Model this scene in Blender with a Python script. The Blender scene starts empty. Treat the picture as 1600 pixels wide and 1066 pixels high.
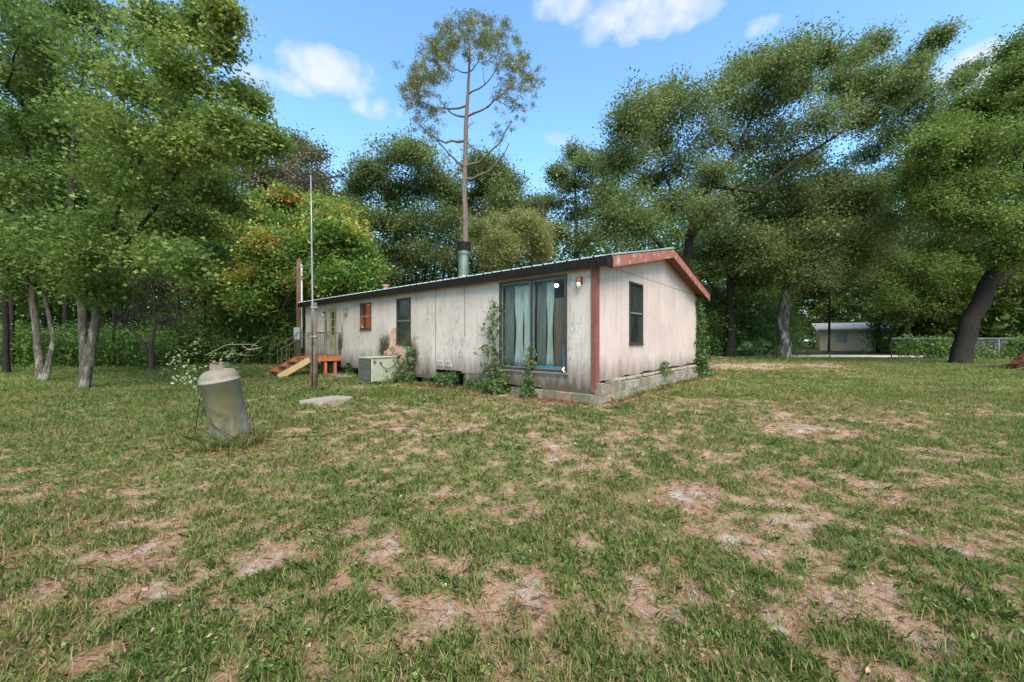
import bpy, math, random
import numpy as np
from mathutils import Vector, Matrix
random.seed(7)
RNG = np.random.default_rng(11)
S = bpy.context.scene
COL = S.collection
R = math.radians

# ------------------------------------------------------------------ camera
CAMH, F = 1.3, 600.0
cam = bpy.data.objects.new('camera', bpy.data.cameras.new('camera'))
COL.objects.link(cam)
cam.data.sensor_width = 36
cam.data.lens = F / 1600 * 36
cam.location = (0, 0, CAMH)
cam.rotation_euler = (R(90), 0, 0)
cam.data.clip_start = 0.05
cam.data.clip_end = 2000
S.camera = cam
S.render.engine = 'CYCLES'
S.view_settings.view_transform = 'Standard'
S.view_settings.look = 'None'
S.view_settings.gamma = 1
S.view_settings.use_curve_mapping = False
S.view_settings.exposure = 1.55
S.cycles.max_bounces = 6
S.cycles.transparent_max_bounces = 12

# ------------------------------------------------------------------ sky
SUN_EL, SUN_AZ = 50.0, 165.0        # azimuth clockwise from +Y
w = bpy.data.worlds.new('World'); S.world = w; w.use_nodes = True
nt = w.node_tree; N = nt.nodes; L = nt.links
N.clear()
out = N.new('ShaderNodeOutputWorld'); bg = N.new('ShaderNodeBackground')
sky = N.new('ShaderNodeTexSky'); sky.sky_type = 'NISHITA'; sky.sun_disc = False
sky.sun_elevation = R(SUN_EL); sky.sun_rotation = R(SUN_AZ)
sky.air_density = 1.0; sky.dust_density = 0.6; sky.ozone_density = 1.2; sky.altitude = 0
bg.inputs['Strength'].default_value = 0.125

def mth(nt, op, a, b=None, c=None, clamp=False):
    n = nt.nodes.new('ShaderNodeMath'); n.operation = op; n.use_clamp = clamp
    for i, v in enumerate((a, b, c)):
        if v is None: continue
        if isinstance(v, (int, float)): n.inputs[i].default_value = v
        else: nt.links.new(v, n.inputs[i])
    return n.outputs[0]
def vmth(nt, op, a, b=None):
    n = nt.nodes.new('ShaderNodeVectorMath'); n.operation = op
    for i, v in enumerate((a, b)):
        if v is None: continue
        if isinstance(v, (tuple, list, Vector)): n.inputs[i].default_value = tuple(v)
        else: nt.links.new(v, n.inputs[i])
    return n.outputs['Value'] if op in ('DOT_PRODUCT', 'LENGTH', 'DISTANCE') else n.outputs[0]

tc = N.new('ShaderNodeTexCoord')
D = tc.outputs['Generated']
nz = N.new('ShaderNodeTexNoise'); nz.inputs['Scale'].default_value = 9; nz.inputs['Detail'].default_value = 7
nz.inputs['Roughness'].default_value = 0.62
L.new(D, nz.inputs['Vector'])
nz2 = N.new('ShaderNodeTexNoise'); nz2.inputs['Scale'].default_value = 26; nz2.inputs['Detail'].default_value = 4
L.new(D, nz2.inputs['Vector'])
total = None
CLOUDS = [(515, 112, 92, 44, .95), (430, 122, 80, 26, .7), (1010, 20, 140, 46, 1.0), (890, 8, 70, 30, .7), (590, 168, 60, 24, .5),
          (862, 218, 48, 24, .5), (1185, 43, 40, 18, .55), (1530, 105, 60, 40, .9), (1100, 330, 160, 34, .4), (360, 64, 60, 20, .3)]
for (cx, cy, wx, wy, amp) in CLOUDS:
    c = Vector(((cx - 800) / F, 1, (533 - cy) / F)); ln = c.length; c.normalize()
    right = Vector((c.y, -c.x, 0)).normalized(); up = right.cross(c)
    d = vmth(nt, 'SUBTRACT', D, c)
    a = mth(nt, 'DIVIDE', vmth(nt, 'DOT_PRODUCT', d, right), wx / F / ln)
    b = mth(nt, 'DIVIDE', vmth(nt, 'DOT_PRODUCT', d, up), wy / F / ln)
    r2 = mth(nt, 'ADD', mth(nt, 'MULTIPLY', a, a), mth(nt, 'MULTIPLY', b, b))
    v = mth(nt, 'MULTIPLY', mth(nt, 'SUBTRACT', 1.0, r2, clamp=True), amp)
    total = v if total is None else mth(nt, 'MAXIMUM', total, v)
nn = mth(nt, 'ADD', mth(nt, 'MULTIPLY', nz.outputs['Fac'], 2.1), mth(nt, 'MULTIPLY', nz2.outputs['Fac'], 1.5))
dens = mth(nt, 'SUBTRACT', mth(nt, 'ADD', mth(nt, 'MULTIPLY', total, 1.3), nn), 2.12)
dens = mth(nt, 'MULTIPLY', dens, 1.0, clamp=True)
dens = mth(nt, 'MULTIPLY', dens, mth(nt, 'MULTIPLY', total, 3.0, clamp=True))
mixc = N.new('ShaderNodeMix'); mixc.data_type = 'RGBA'
L.new(mth(nt, 'MULTIPLY', dens, .85), mixc.inputs['Factor'])
tint = N.new('ShaderNodeMix'); tint.data_type = 'RGBA'; tint.blend_type = 'MULTIPLY'; tint.inputs['Factor'].default_value = 1
L.new(sky.outputs[0], tint.inputs['A']); tint.inputs['B'].default_value = (.80, 1.05, 1.12, 1)
L.new(tint.outputs['Result'], mixc.inputs['A'])
mixc.inputs['B'].default_value = (2.6, 2.7, 2.85, 1)
L.new(mixc.outputs['Result'], bg.inputs['Color'])
L.new(bg.outputs[0], out.inputs[0])

sun = bpy.data.objects.new('sun', bpy.data.lights.new('sun', 'SUN')); COL.objects.link(sun)
sun.data.energy = 2.7; sun.data.angle = R(42); sun.data.color = (1.0, .90, .76)
az = R(SUN_AZ); el = R(SUN_EL)
dvec = Vector((math.sin(az) * math.cos(el), math.cos(az) * math.cos(el), math.sin(el)))
sun.rotation_euler = dvec.to_track_quat('Z', 'Y').to_euler()

# ------------------------------------------------------------------ helpers
def gz(x, y):                                    # terrain height
    r = np.sqrt(np.asarray(x, float) ** 2 * .55 + np.asarray(y, float) ** 2)
    s = np.clip((r - 12) / 16.0, 0, 1)
    return 0.15 * s * s * (3 - 2 * s)
def at(px, py, Y): return Vector(((px - 800) / F * Y, Y, CAMH - (py - 533) / F * Y))
def gnd(px, Y):
    x = (px - 800) / F * Y
    return Vector((x, Y, float(gz(x, Y))))
def tag(o, label=None, cat=None, group=None, kind=None):
    if label: o['label'] = label
    if cat: o['category'] = cat
    if group: o['group'] = group
    if kind: o['kind'] = kind
    return o
def empty(name, loc=(0, 0, 0), rz=0, **k):
    o = bpy.data.objects.new(name, None); COL.objects.link(o)
    o.location = loc; o.rotation_euler = (0, 0, rz); o.empty_display_size = .2
    return tag(o, **k)

class MB:
    def __init__(s): s.v = []; s.f = []
    def add(s, vs, fs):
        b = len(s.v); s.v += [tuple(v) for v in vs]; s.f += [tuple(i + b for i in f) for f in fs]; return s
    def hexa(s, p):
        return s.add(p, [(0, 3, 2, 1), (4, 5, 6, 7), (0, 1, 5, 4), (1, 2, 6, 5), (2, 3, 7, 6), (3, 0, 4, 7)])
    def box(s, x0, x1, y0, y1, z0, z1):
        return s.hexa([(x0, y0, z0), (x1, y0, z0), (x1, y1, z0), (x0, y1, z0), (x0, y0, z1), (x1, y0, z1), (x1, y1, z1), (x0, y1, z1)])
    def tube(s, pts, rad, n=6, cap=True, jit=0.0):
        pts = [Vector(p) for p in pts]
        if isinstance(rad, (int, float)): rad = [rad] * len(pts)
        b = len(s.v); prev = None
        for i, p in enumerate(pts):
            t = (pts[min(i + 1, len(pts) - 1)] - pts[max(i - 1, 0)])
            if t.length < 1e-9: t = Vector((0, 0, 1))
            t.normalize()
            if prev is None:
                a = Vector((1, 0, 0)) if abs(t.x) < .8 else Vector((0, 1, 0))
                u = (a - t * a.dot(t)).normalized()
            else:
                u = (prev - t * prev.dot(t))
                u = u.normalized() if u.length > 1e-6 else Vector((1, 0, 0))
            prev = u; v = t.cross(u)
            for k in range(n):
                an = 2 * math.pi * k / n; rr = rad[i] * (1 + random.uniform(-jit, jit))
                s.v.append(tuple(p + (u * math.cos(an) + v * math.sin(an)) * rr))
        for i in range(len(pts) - 1):
            for k in range(n):
                a0 = b + i * n + k; a1 = b + i * n + (k + 1) % n
                s.f.append((a0, a1, a1 + n, a0 + n))
        if cap:
            s.f.append(tuple(b + k for k in reversed(range(n))))
            s.f.append(tuple(b + (len(pts) - 1) * n + k for k in range(n)))
        return s
    def beam(s, a, b, w, h, up=(0, 0, 1)):
        a = Vector(a); b = Vector(b); t = (b - a).normalized(); upv = Vector(up)
        sd = t.cross(upv)
        sd = sd.normalized() if sd.length > 1e-4 else Vector((1, 0, 0))
        u = sd.cross(t); P = []
        for q in (a, b):
            for sx, sy in ((-1, -1), (1, -1), (1, 1), (-1, 1)):
                P.append(q + sd * (sx * w / 2) + u * (sy * h / 2))
        return s.hexa(P)
    def lathe(s, prof, n=24):
        b = len(s.v)
        for (r, z) in prof:
            for k in range(n):
                a = 2 * math.pi * k / n; s.v.append((r * math.cos(a), r * math.sin(a), z))
        for i in range(len(prof) - 1):
            for k in range(n):
                a0 = b + i * n + k; a1 = b + i * n + (k + 1) % n
                s.f.append((a0, a1, a1 + n, a0 + n))
        s.f.append(tuple(b + k for k in reversed(range(n))))
        s.f.append(tuple(b + (len(prof) - 1) * n + k for k in range(n)))
        return s
    def build(s, name, m, parent=None, smooth=False, bevel=0):
        me = bpy.data.meshes.new(name); me.from_pydata(s.v, [], s.f); me.update()
        o = bpy.data.objects.new(name, me); COL.objects.link(o)
        if m: me.materials.append(m)
        if smooth: me.polygons.foreach_set('use_smooth', [True] * len(me.polygons))
        if bevel:
            md = o.modifiers.new('bevel', 'BEVEL'); md.width = bevel; md.segments = 1; md.limit_method = 'ANGLE'
        if parent: o.parent = parent
        return o

def npmesh(name, V, idx, nper, m, parent=None, attr=None):
    """V (n,3), idx flat vertex indices, nper verts per face"""
    me = bpy.data.meshes.new(name)
    nf = len(idx) // nper
    me.vertices.add(len(V)); me.vertices.foreach_set('co', np.asarray(V, np.float32).ravel())
    me.loops.add(len(idx)); me.loops.foreach_set('vertex_index', np.asarray(idx, np.int32))
    me.polygons.add(nf); me.polygons.foreach_set('loop_start', np.arange(0, nf * nper, nper, dtype=np.int32))
    if attr is not None:
        a = me.attributes.new('v', 'FLOAT', 'FACE'); a.data.foreach_set('value', np.asarray(attr, np.float32))
    me.update(calc_edges=True)
    o = bpy.data.objects.new(name, me); COL.objects.link(o)
    if m: me.materials.append(m)
    if parent: o.parent = parent
    return o

# value noise
def _h(ix, iy, seed):
    n = (ix.astype(np.int64) * 374761393 + iy.astype(np.int64) * 668265263 + seed * 974711) & 0xffffffff
    n = ((n ^ (n >> 13)) * 1274126177) & 0xffffffff
    return ((n ^ (n >> 16)) & 0xffff) / 65535.0
def vnoise(x, y, sc, seed=0, oct=3):
    x = np.asarray(x, float) * sc; y = np.asarray(y, float) * sc; tot = 0; amp = 1; s = 0
    for o in range(oct):
        ix = np.floor(x); iy = np.floor(y); fx = x - ix; fy = y - iy
        fx = fx * fx * (3 - 2 * fx); fy = fy * fy * (3 - 2 * fy)
        a = _h(ix, iy, seed + o); b = _h(ix + 1, iy, seed + o); c = _h(ix, iy + 1, seed + o); d = _h(ix + 1, iy + 1, seed + o)
        s = s + amp * ((a * (1 - fx) + b * fx) * (1 - fy) + (c * (1 - fx) + d * fx) * fy)
        tot += amp; amp *= .55; x = x * 2.03 + 17; y = y * 2.03 + 5
    return s / tot

# ------------------------------------------------------------------ materials
MATS = {}
LOWSPEC = ('black_eave_metal',)
def new_mat(name):
    m = bpy.data.materials.new(name); m.use_nodes = True
    return m, m.node_tree, m.node_tree.nodes['Principled BSDF']
def ramp(nt, fac, stops):
    n = nt.nodes.new('ShaderNodeValToRGB'); e = n.color_ramp.elements
    while len(e) < len(stops): e.new(.5)
    for i, (p, c) in enumerate(stops):
        e[i].position = p
        e[i].color = (c, c, c, 1) if isinstance(c, (int, float)) else (*c, 1)
    nt.links.new(fac, n.inputs[0]); return n.outputs[0]
def noise(nt, vec, scale, detail=4, rough=.55, stretch=None, dist=0):
    if stretch:
        mp = nt.nodes.new('ShaderNodeMapping'); mp.inputs['Scale'].default_value = stretch
        nt.links.new(vec, mp.inputs['Vector']); vec = mp.outputs[0]
    n = nt.nodes.new('ShaderNodeTexNoise'); n.inputs['Scale'].default_value = scale
    n.inputs['Detail'].default_value = detail; n.inputs['Roughness'].default_value = rough; n.inputs['Distortion'].default_value = dist
    nt.links.new(vec, n.inputs['Vector']); return n.outputs['Fac']
def mix(nt, f, a, b):
    n = nt.nodes.new('ShaderNodeMix'); n.data_type = 'RGBA'
    for k, v in (('Factor', f), ('A', a), ('B', b)):
        if isinstance(v, (int, float)): n.inputs[k].default_value = v
        elif isinstance(v, tuple): n.inputs[k].default_value = (*v, 1)
        else: nt.links.new(v, n.inputs[k])
    return n.outputs['Result']
def bump(nt, bsdf, h, st=.3, dist=.01):
    b = nt.nodes.new('ShaderNodeBump'); b.inputs['Strength'].default_value = st; b.inputs['Distance'].default_value = dist
    nt.links.new(h, b.inputs['Height']); nt.links.new(b.outputs[0], bsdf.inputs['Normal'])
def objvec(nt):
    t = nt.nodes.new('ShaderNodeTexCoord'); return t.outputs['Object']

def plain(name, a, b=None, sc=6, rough=.7, metal=0, stretch=None, bst=.25, c=None):
    """weathered surface: colour a broken up with b (and a few spots of c)"""
    if name in MATS: return MATS[name]
    m, nt, p = new_mat(name)
    v = objvec(nt); b = b or tuple(x * .7 for x in a)
    f = noise(nt, v, sc, 6, .65, stretch)
    col = mix(nt, ramp(nt, f, [(.35, 0.0), (.65, 1.0)]), a, b)
    if name.startswith('block'):
        oi = nt.nodes.new('ShaderNodeObjectInfo'); ad = vmth(nt, 'ADD', v, None); ad_n = nt.nodes[-1]
        sc_ = vmth(nt, 'SCALE', oi.outputs['Location']); nt.nodes[-1].inputs['Scale'].default_value = 3.7; nt.links.new(sc_, ad_n.inputs[1]); v = ad
        f = noise(nt, v, sc, 7, .7); col = mix(nt, ramp(nt, f, [(.35, 0.0), (.62, 1.0)]), a, b)
    if c:
        f2 = noise(nt, v, sc * 2.3, 5, .7)
        col = mix(nt, ramp(nt, f2, [(.55, 0.0), (.66, 1.0)]), col, c)
    nt.links.new(col, p.inputs['Base Color'])
    p.inputs['Roughness'].default_value = rough; p.inputs['Metallic'].default_value = metal
    if name in LOWSPEC: p.inputs['Specular IOR Level'].default_value = .08
    bump(nt, p, noise(nt, v, sc * 8, 4, .6, stretch), bst, .006)
    MATS[name] = m; return m

def bark_mat(name, a, b, c=None, sc=5):
    if name in MATS: return MATS[name]
    m, nt, p = new_mat(name); v = objvec(nt)
    f = noise(nt, v, sc, 7, .7, (1.6, 1.6, .45))
    g = noise(nt, v, sc * 3.2, 6, .75, (2.2, 2.2, .4), .6)
    col = mix(nt, ramp(nt, g, [(.38, 0.0), (.6, 1.0)]), a, b)
    if c: col = mix(nt, ramp(nt, f, [(.5, 0.0), (.58, 1.0)]), col, c)
    if 'pale' in name:      # the pale bark stops above head height, limbs are darker
        sp = nt.nodes.new('ShaderNodeSeparateXYZ'); nt.links.new(v, sp.inputs[0])
        col = mix(nt, ramp(nt, mth(nt, 'DIVIDE', mth(nt, 'ADD', sp.outputs['Z'], f), 5.0), [(.4, 0.0), (.75, 1.0)]), col, (.06, .048, .036))
    nt.links.new(col, p.inputs['Base Color']); p.inputs['Roughness'].default_value = .95
    p.inputs['Specular IOR Level'].default_value = .04
    bump(nt, p, mth(nt, 'ADD', g, f), 1.0, .08)
    MATS[name] = m; return m

def leaf_mat(name, stops, tr=.35):
    if name in MATS: return MATS[name]
    m, nt, p = new_mat(name)
    a = nt.nodes.new('ShaderNodeAttribute'); a.attribute_name = 'v'
    ai = nt.nodes.new('ShaderNodeAttribute'); ai.attribute_name = 'iv'; ai.attribute_type = 'INSTANCER'
    col = ramp(nt, mth(nt, 'ADD', a.outputs['Fac'], ai.outputs['Fac'], clamp=True), stops)
    nt.links.new(col, p.inputs['Base Color']); p.inputs['Roughness'].default_value = .55
    p.inputs['Specular IOR Level'].default_value = .35
    t = nt.nodes.new('ShaderNodeBsdfTranslucent'); nt.links.new(col, t.inputs['Color'])
    ms = nt.nodes.new('ShaderNodeMixShader'); ms.inputs[0].default_value = tr
    nt.links.new(p.outputs[0], ms.inputs[1]); nt.links.new(t.outputs[0], ms.inputs[2])
    o = [n for n in nt.nodes if n.type == 'OUTPUT_MATERIAL'][0]; nt.links.new(ms.outputs[0], o.inputs[0])
    MATS[name] = m; return m

def siding_mat(name, a, b, grime, lowz, darkspots=(), green=0.0, mould=.62):
    m, nt, p = new_mat(name); v = objvec(nt)
    big = noise(nt, v, .9, 5, .6)
    col = mix(nt, ramp(nt, big, [(.35, 0.0), (.65, 1.0)]), a, b)
    # vertical run-off streaks
    st = noise(nt, v, 7, 7, .7, (1.3, 1.3, .10))
    st2 = noise(nt, v, 1.6, 4, .6)
    stf = mth(nt, 'MULTIPLY', ramp(nt, st, [(.46, 0.0), (.78, .85)]), ramp(nt, st2, [(.38, .08), (.68, 1.0)]))
    col = mix(nt, stf, col, grime)
    # black mildew specks
    sp = noise(nt, v, 26, 8, .8, (1, 1, .35)); sp2 = noise(nt, v, 1.3, 3, .5)
    spf = mth(nt, 'MULTIPLY', ramp(nt, sp, [(mould - .07, 0.0), (mould + .05, .85)]), ramp(nt, sp2, [(.42, 0.0), (.66, 1.0)]))
    col = mix(nt, spf, col, (.07, .06, .045))
    # peeling flakes
    fl = noise(nt, v, 14, 6, .75, (1, 1, .5), .8)
    col = mix(nt, ramp(nt, fl, [(.66, 0.0), (.68, .7)]), col, (.32, .24, .18))
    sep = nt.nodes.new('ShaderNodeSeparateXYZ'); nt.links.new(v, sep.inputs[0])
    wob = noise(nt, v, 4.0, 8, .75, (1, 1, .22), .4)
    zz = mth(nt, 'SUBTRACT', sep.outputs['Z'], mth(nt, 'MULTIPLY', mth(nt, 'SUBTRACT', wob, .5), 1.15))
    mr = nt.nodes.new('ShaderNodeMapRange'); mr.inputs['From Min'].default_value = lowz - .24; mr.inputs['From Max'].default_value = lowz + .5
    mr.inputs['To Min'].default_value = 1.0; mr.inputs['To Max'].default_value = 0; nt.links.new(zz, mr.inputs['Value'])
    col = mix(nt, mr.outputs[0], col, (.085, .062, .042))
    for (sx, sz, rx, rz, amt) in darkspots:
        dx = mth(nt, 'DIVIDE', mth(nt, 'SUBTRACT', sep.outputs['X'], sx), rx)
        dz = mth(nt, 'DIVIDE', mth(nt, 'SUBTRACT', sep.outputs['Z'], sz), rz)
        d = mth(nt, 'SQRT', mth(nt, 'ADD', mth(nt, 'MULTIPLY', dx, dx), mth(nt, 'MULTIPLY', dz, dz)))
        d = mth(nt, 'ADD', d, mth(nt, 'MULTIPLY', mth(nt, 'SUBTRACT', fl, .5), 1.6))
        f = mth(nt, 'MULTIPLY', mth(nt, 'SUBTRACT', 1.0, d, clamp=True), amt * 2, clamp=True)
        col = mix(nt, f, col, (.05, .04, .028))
    nt.links.new(col, p.inputs['Base Color']); p.inputs['Roughness'].default_value = .8
    p.inputs['Specular IOR Level'].default_value = .2
    h = mth(nt, 'ADD', noise(nt, v, 18, 6, .7, (1.5, 1.5, .12)), mth(nt, 'MULTIPLY', fl, .6))
    bump(nt, p, h, .5, .012)
    return m

# ------------------------------------------------------------------ ground
BARE = []   # (x, y, rx, ry, rot, strength) sandy scrapes measured on the lawn
def bare_px(px, py, wx, wy, s=1.0, rot=0):
    Y = CAMH * F / (py - 533); X = (px - 800) / F * Y
    rx = wx / F * Y; ry = wy * Y * Y / (CAMH * F)
    BARE.append((X, Y, rx, ry, rot, s))
for q in [(1262, 672, 85, 17, 1.1), (1420, 668, 50, 12, .8), (1470, 712, 60, 13, 1.1), (1210, 648, 60, 8, .7), (1350, 655, 60, 8, .6),
          (812, 935, 75, 62, .9), (870, 925, 50, 25, .7), (690, 890, 40, 18, .7), (225, 930, 55, 18, 1.1), (140, 962, 70, 14, .8),
          (940, 858, 26, 12, .6), (1215, 850, 70, 32, .9), (1170, 855, 35, 20, .7), (1360, 920, 80, 26, .8), (1455, 1010, 60, 40, .8), (1530, 970, 60, 22, .7),
          (870, 716, 50, 9, .7), (1075, 775, 60, 18, .7), (1110, 830, 40, 16, .6), (300, 760, 30, 9, .8), (60, 780, 60, 14, .7), (150, 820, 60, 10, .6),
          (640, 665, 60, 8, .6), (720, 672, 40, 6, .5), (420, 860, 110, 30, .5), (560, 715, 60, 12, .5), (980, 900, 70, 30, .35), (1110, 920, 60, 30, .6),
          (860, 1040, 60, 40, .7), (480, 1020, 60, 40, .5), (690, 960, 60, 30, .4), (1090, 650, 60, 12, .35), (620, 694, 40, 6, .6)]:
    bare_px(*q)
def bareness(x, y):
    """0 = thick grass, 1 = bare"""
    n1 = vnoise(x, y, .55, 3, 3); n2 = vnoise(x, y, 2.1, 9, 4); n3 = vnoise(x, y, 6.5, 21, 3)
    n4 = vnoise(x, y, 14, 31, 2)
    b = (n1 - .52) * .6 + (n2 - .5) * .95 + (n3 - .5) * 1.6 + (n4 - .5) * 1.4 + .05
    far = np.clip((np.sqrt(x * x + y * y) - 5) / 8, 0, 1)
    b = b - .16 * far - .25 * np.clip((-x - 3.5) / 4, 0, 1) * np.clip(y / 6, 0, 1)
    for (cx, cy, rx, ry, rot, s) in BARE:
        d = np.sqrt(((x - cx) / rx) ** 2 + ((y - cy) / ry) ** 2)
        b = b + s * .72 * np.clip(1.3 - d - (n3 - .5) * 1.3 - (n2 - .5) * .8, 0, .8)
    # worn dark strip under the oaks on the right
    for (cx, cy, rx, ry, s) in [(11.0, 18.5, 5.5, 3.0, .62), (13, 19, 8, 1.5, .25), (6.6, 13.2, 2.5, 1.5, .35), (-14, 19, 7, 1.2, .4)]:
        d = np.sqrt(((x - cx) / rx) ** 2 + ((y - cy) / ry) ** 2)
        b = b + s * np.clip(1.3 - d, 0, 1)
    # litter strip at the house foot
    lx = (x - 1.742) * .7682 - (y - 8.04) * .6402; ly = (x - 1.742) * .6402 + (y - 8.04) * .7682
    d1 = np.maximum(np.maximum(-lx - 14.3, lx), np.abs(ly + .2) - .35)
    b = b + .75 * np.clip(1 - d1 * 2.2, 0, 1) * (lx > -7) 
    d2 = np.maximum(np.maximum(-ly, ly - 8), np.abs(lx - .15) - .25)
    b = b + .5 * np.clip(1 - d2 * 2.5, 0, 1)
    return b

def ground_mat():
    m, nt, p = new_mat('ground')
    geo = nt.nodes.new('ShaderNodeNewGeometry'); v = geo.outputs['Position']
    a = nt.nodes.new('ShaderNodeAttribute'); a.attribute_name = 'bare'
    n1 = noise(nt, v, 9, 8, .75); n2 = noise(nt, v, 45, 6, .75); n3 = noise(nt, v, 1.3, 5, .6)
    straw = mix(nt, ramp(nt, n2, [(.35, 0.0), (.65, 1.0)]), (.25, .155, .095), (.49, .35, .235))
    straw = mix(nt, ramp(nt, n3, [(.45, 0.0), (.66, .7)]), straw, (.27, .125, .07))
    sand = mix(nt, ramp(nt, n2, [(.3, 0.0), (.7, 1.0)]), (.33, .27, .22), (.55, .47, .40))
    sand = mix(nt, ramp(nt, noise(nt, v, 2.2, 4, .6), [(.45, 0.0), (.65, .5)]), sand, (.33, .27, .22))
    green = mix(nt, ramp(nt, n1, [(.35, 0.0), (.65, 1.0)]), (.13, .145, .045), (.29, .24, .115))
    f = mth(nt, 'ADD', a.outputs['Fac'], mth(nt, 'MULTIPLY', mth(nt, 'SUBTRACT', n1, .5), .9))
    col = mix(nt, ramp(nt, f, [(.08, 0.0), (.36, 1.0)]), green, straw)
    col = mix(nt, ramp(nt, f, [(.55, 0.0), (.9, .9)]), col, sand)
    nt.links.new(col, p.inputs['Base Color']); p.inputs['Roughness'].default_value = .95
    p.inputs['Specular IOR Level'].default_value = .1
    bump(nt, p, mth(nt, 'ADD', n2, n1), .9, .03)
    return m
def grid_ground():
    # graded grid: fine near the camera, coarse to the horizon
    def axis(lo, hi, fine_lo, fine_hi, st, g=1.18):
        c = list(np.arange(fine_lo, fine_hi, st)); s = st; x = fine_lo
        left = []
        while x > lo: s *= g; x -= s; left.append(x)
        s = st; x = c[-1]; right = []
        while x < hi: s *= g; x += s; right.append(x)
        return np.array(left[::-1] + c + right)
    xs = axis(-700, 700, -8, 9, .055); ys = axis(-250, 900, .6, 10, .055)
    X, Y = np.meshgrid(xs, ys)
    Z = gz(X, Y) + (vnoise(X, Y, 1.2, 5, 3) - .5) * .05 * np.clip((16 - np.hypot(X, Y)) / 10, 0.25, 1)
    b = bareness(X, Y)
    Z = Z - .012 * np.clip(b, 0, 1) + (vnoise(X, Y, 9, 8, 2) - .5) * .012
    ny, nx = X.shape
    V = np.stack([X, Y, Z], -1).reshape(-1, 3)
    i = np.arange(ny * nx).reshape(ny, nx)
    idx = np.stack([i[:-1, :-1], i[:-1, 1:], i[1:, 1:], i[1:, :-1]], -1).ravel()
    o = npmesh('ground', V, idx, 4, ground_mat())
    at_ = o.data.attributes.new('bare', 'FLOAT', 'POINT'); at_.data.foreach_set('value', b.ravel().astype(np.float32))
    o.data.polygons.foreach_set('use_smooth', [True] * len(o.data.polygons))
    tag(o, label='patchy lawn ground of grass, straw and pale sand', kind='structure')
grid_ground()
def gsurf(x, y):
    x = np.asarray(x, float); y = np.asarray(y, float)
    b = bareness(x, y)
    return gz(x, y) + (vnoise(x, y, 1.2, 5, 3) - .5) * .05 * np.clip((16 - np.hypot(x, y)) / 10, 0.25, 1) - .012 * np.clip(b, 0, 1) + (vnoise(x, y, 9, 8, 2) - .5) * .012
def gs(x, y): return float(gsurf(np.array([x]), np.array([y]))[0])

# sandy road behind the right-hand fence
mb = MB(); xs = np.linspace(11, 90, 50)
for k in range(len(xs) - 1):
    def yr(x): return 28.4 - .02 * (x - 20) + .3 * math.sin(x * .3)
    a, b = xs[k], xs[k + 1]
    mb.add([(a, yr(a) - 2.2, float(gz(a, yr(a))) + .03), (b, yr(b) - 2.2, float(gz(b, yr(b))) + .03), (b, yr(b) + 2.6, float(gz(b, yr(b))) + .03), (a, yr(a) + 2.6, float(gz(a, yr(a))) + .03)], [(0, 1, 2, 3)])
o = mb.build('road', plain('road_sand', (.66, .60, .52), (.52, .46, .40), 1.5, .95))
tag(o, label='pale sandy road running behind the wire fence', kind='structure')

# ------------------------------------------------------------------ foliage machinery
def unit(a): return a / np.maximum(np.linalg.norm(a, axis=-1, keepdims=True), 1e-9)
def leaves(name, C, size, m, parent, val, upb=.5, aspect=.55, lobes=False, droop=.0):
    """one folded leaf per centre C (n,3)"""
    n = len(C); C = np.asarray(C)
    nr = RNG.normal(size=(n, 3)); nr[:, 2] = np.abs(nr[:, 2]) + upb * 2; nr = unit(nr)
    d = RNG.normal(size=(n, 3)); d[:, 2] -= droop; d = unit(d - nr * np.sum(d * nr, 1, keepdims=True)); s = np.cross(nr, d)
    L_ = (size * RNG.uniform(.6, 1.35, n))[:, None]; W = L_ * aspect * RNG.uniform(.75, 1.2, n)[:, None]
    if lobes:
        P = [C - d * L_ * .5, C + s * W * .95 + d * L_ * .02 - nr * L_ * .1, C + s * W * .3 + d * L_ * .12,
             C + d * L_ * .55 - nr * L_ * .08, C - s * W * .3 + d * L_ * .12, C - s * W * .95 + d * L_ * .02 - nr * L_ * .1]
        V = np.stack(P, 1).reshape(-1, 3); b = (np.arange(n) * 6)[:, None]
        idx = (b + np.array([[0, 1, 2, 0, 2, 3, 0, 3, 4, 0, 4, 5]])).ravel()
        return npmesh(name, V, idx, 3, m, parent, np.repeat(val, 4))
    k = RNG.uniform(-.12, .12, n)[:, None]
    P = [C - d * L_ * .5, C + s * W * .5 + d * L_ * k - nr * L_ * .07, C + d * L_ * .5 + nr * L_ * k, C - s * W * .5 + d * L_ * k - nr * L_ * .07]
    V = np.stack(P, 1).reshape(-1, 3); b = (np.arange(n) * 4)[:, None]
    idx = (b + np.array([[0, 1, 2, 3]])).ravel()
    return npmesh(name, V, idx, 4, m, parent, val)

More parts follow.
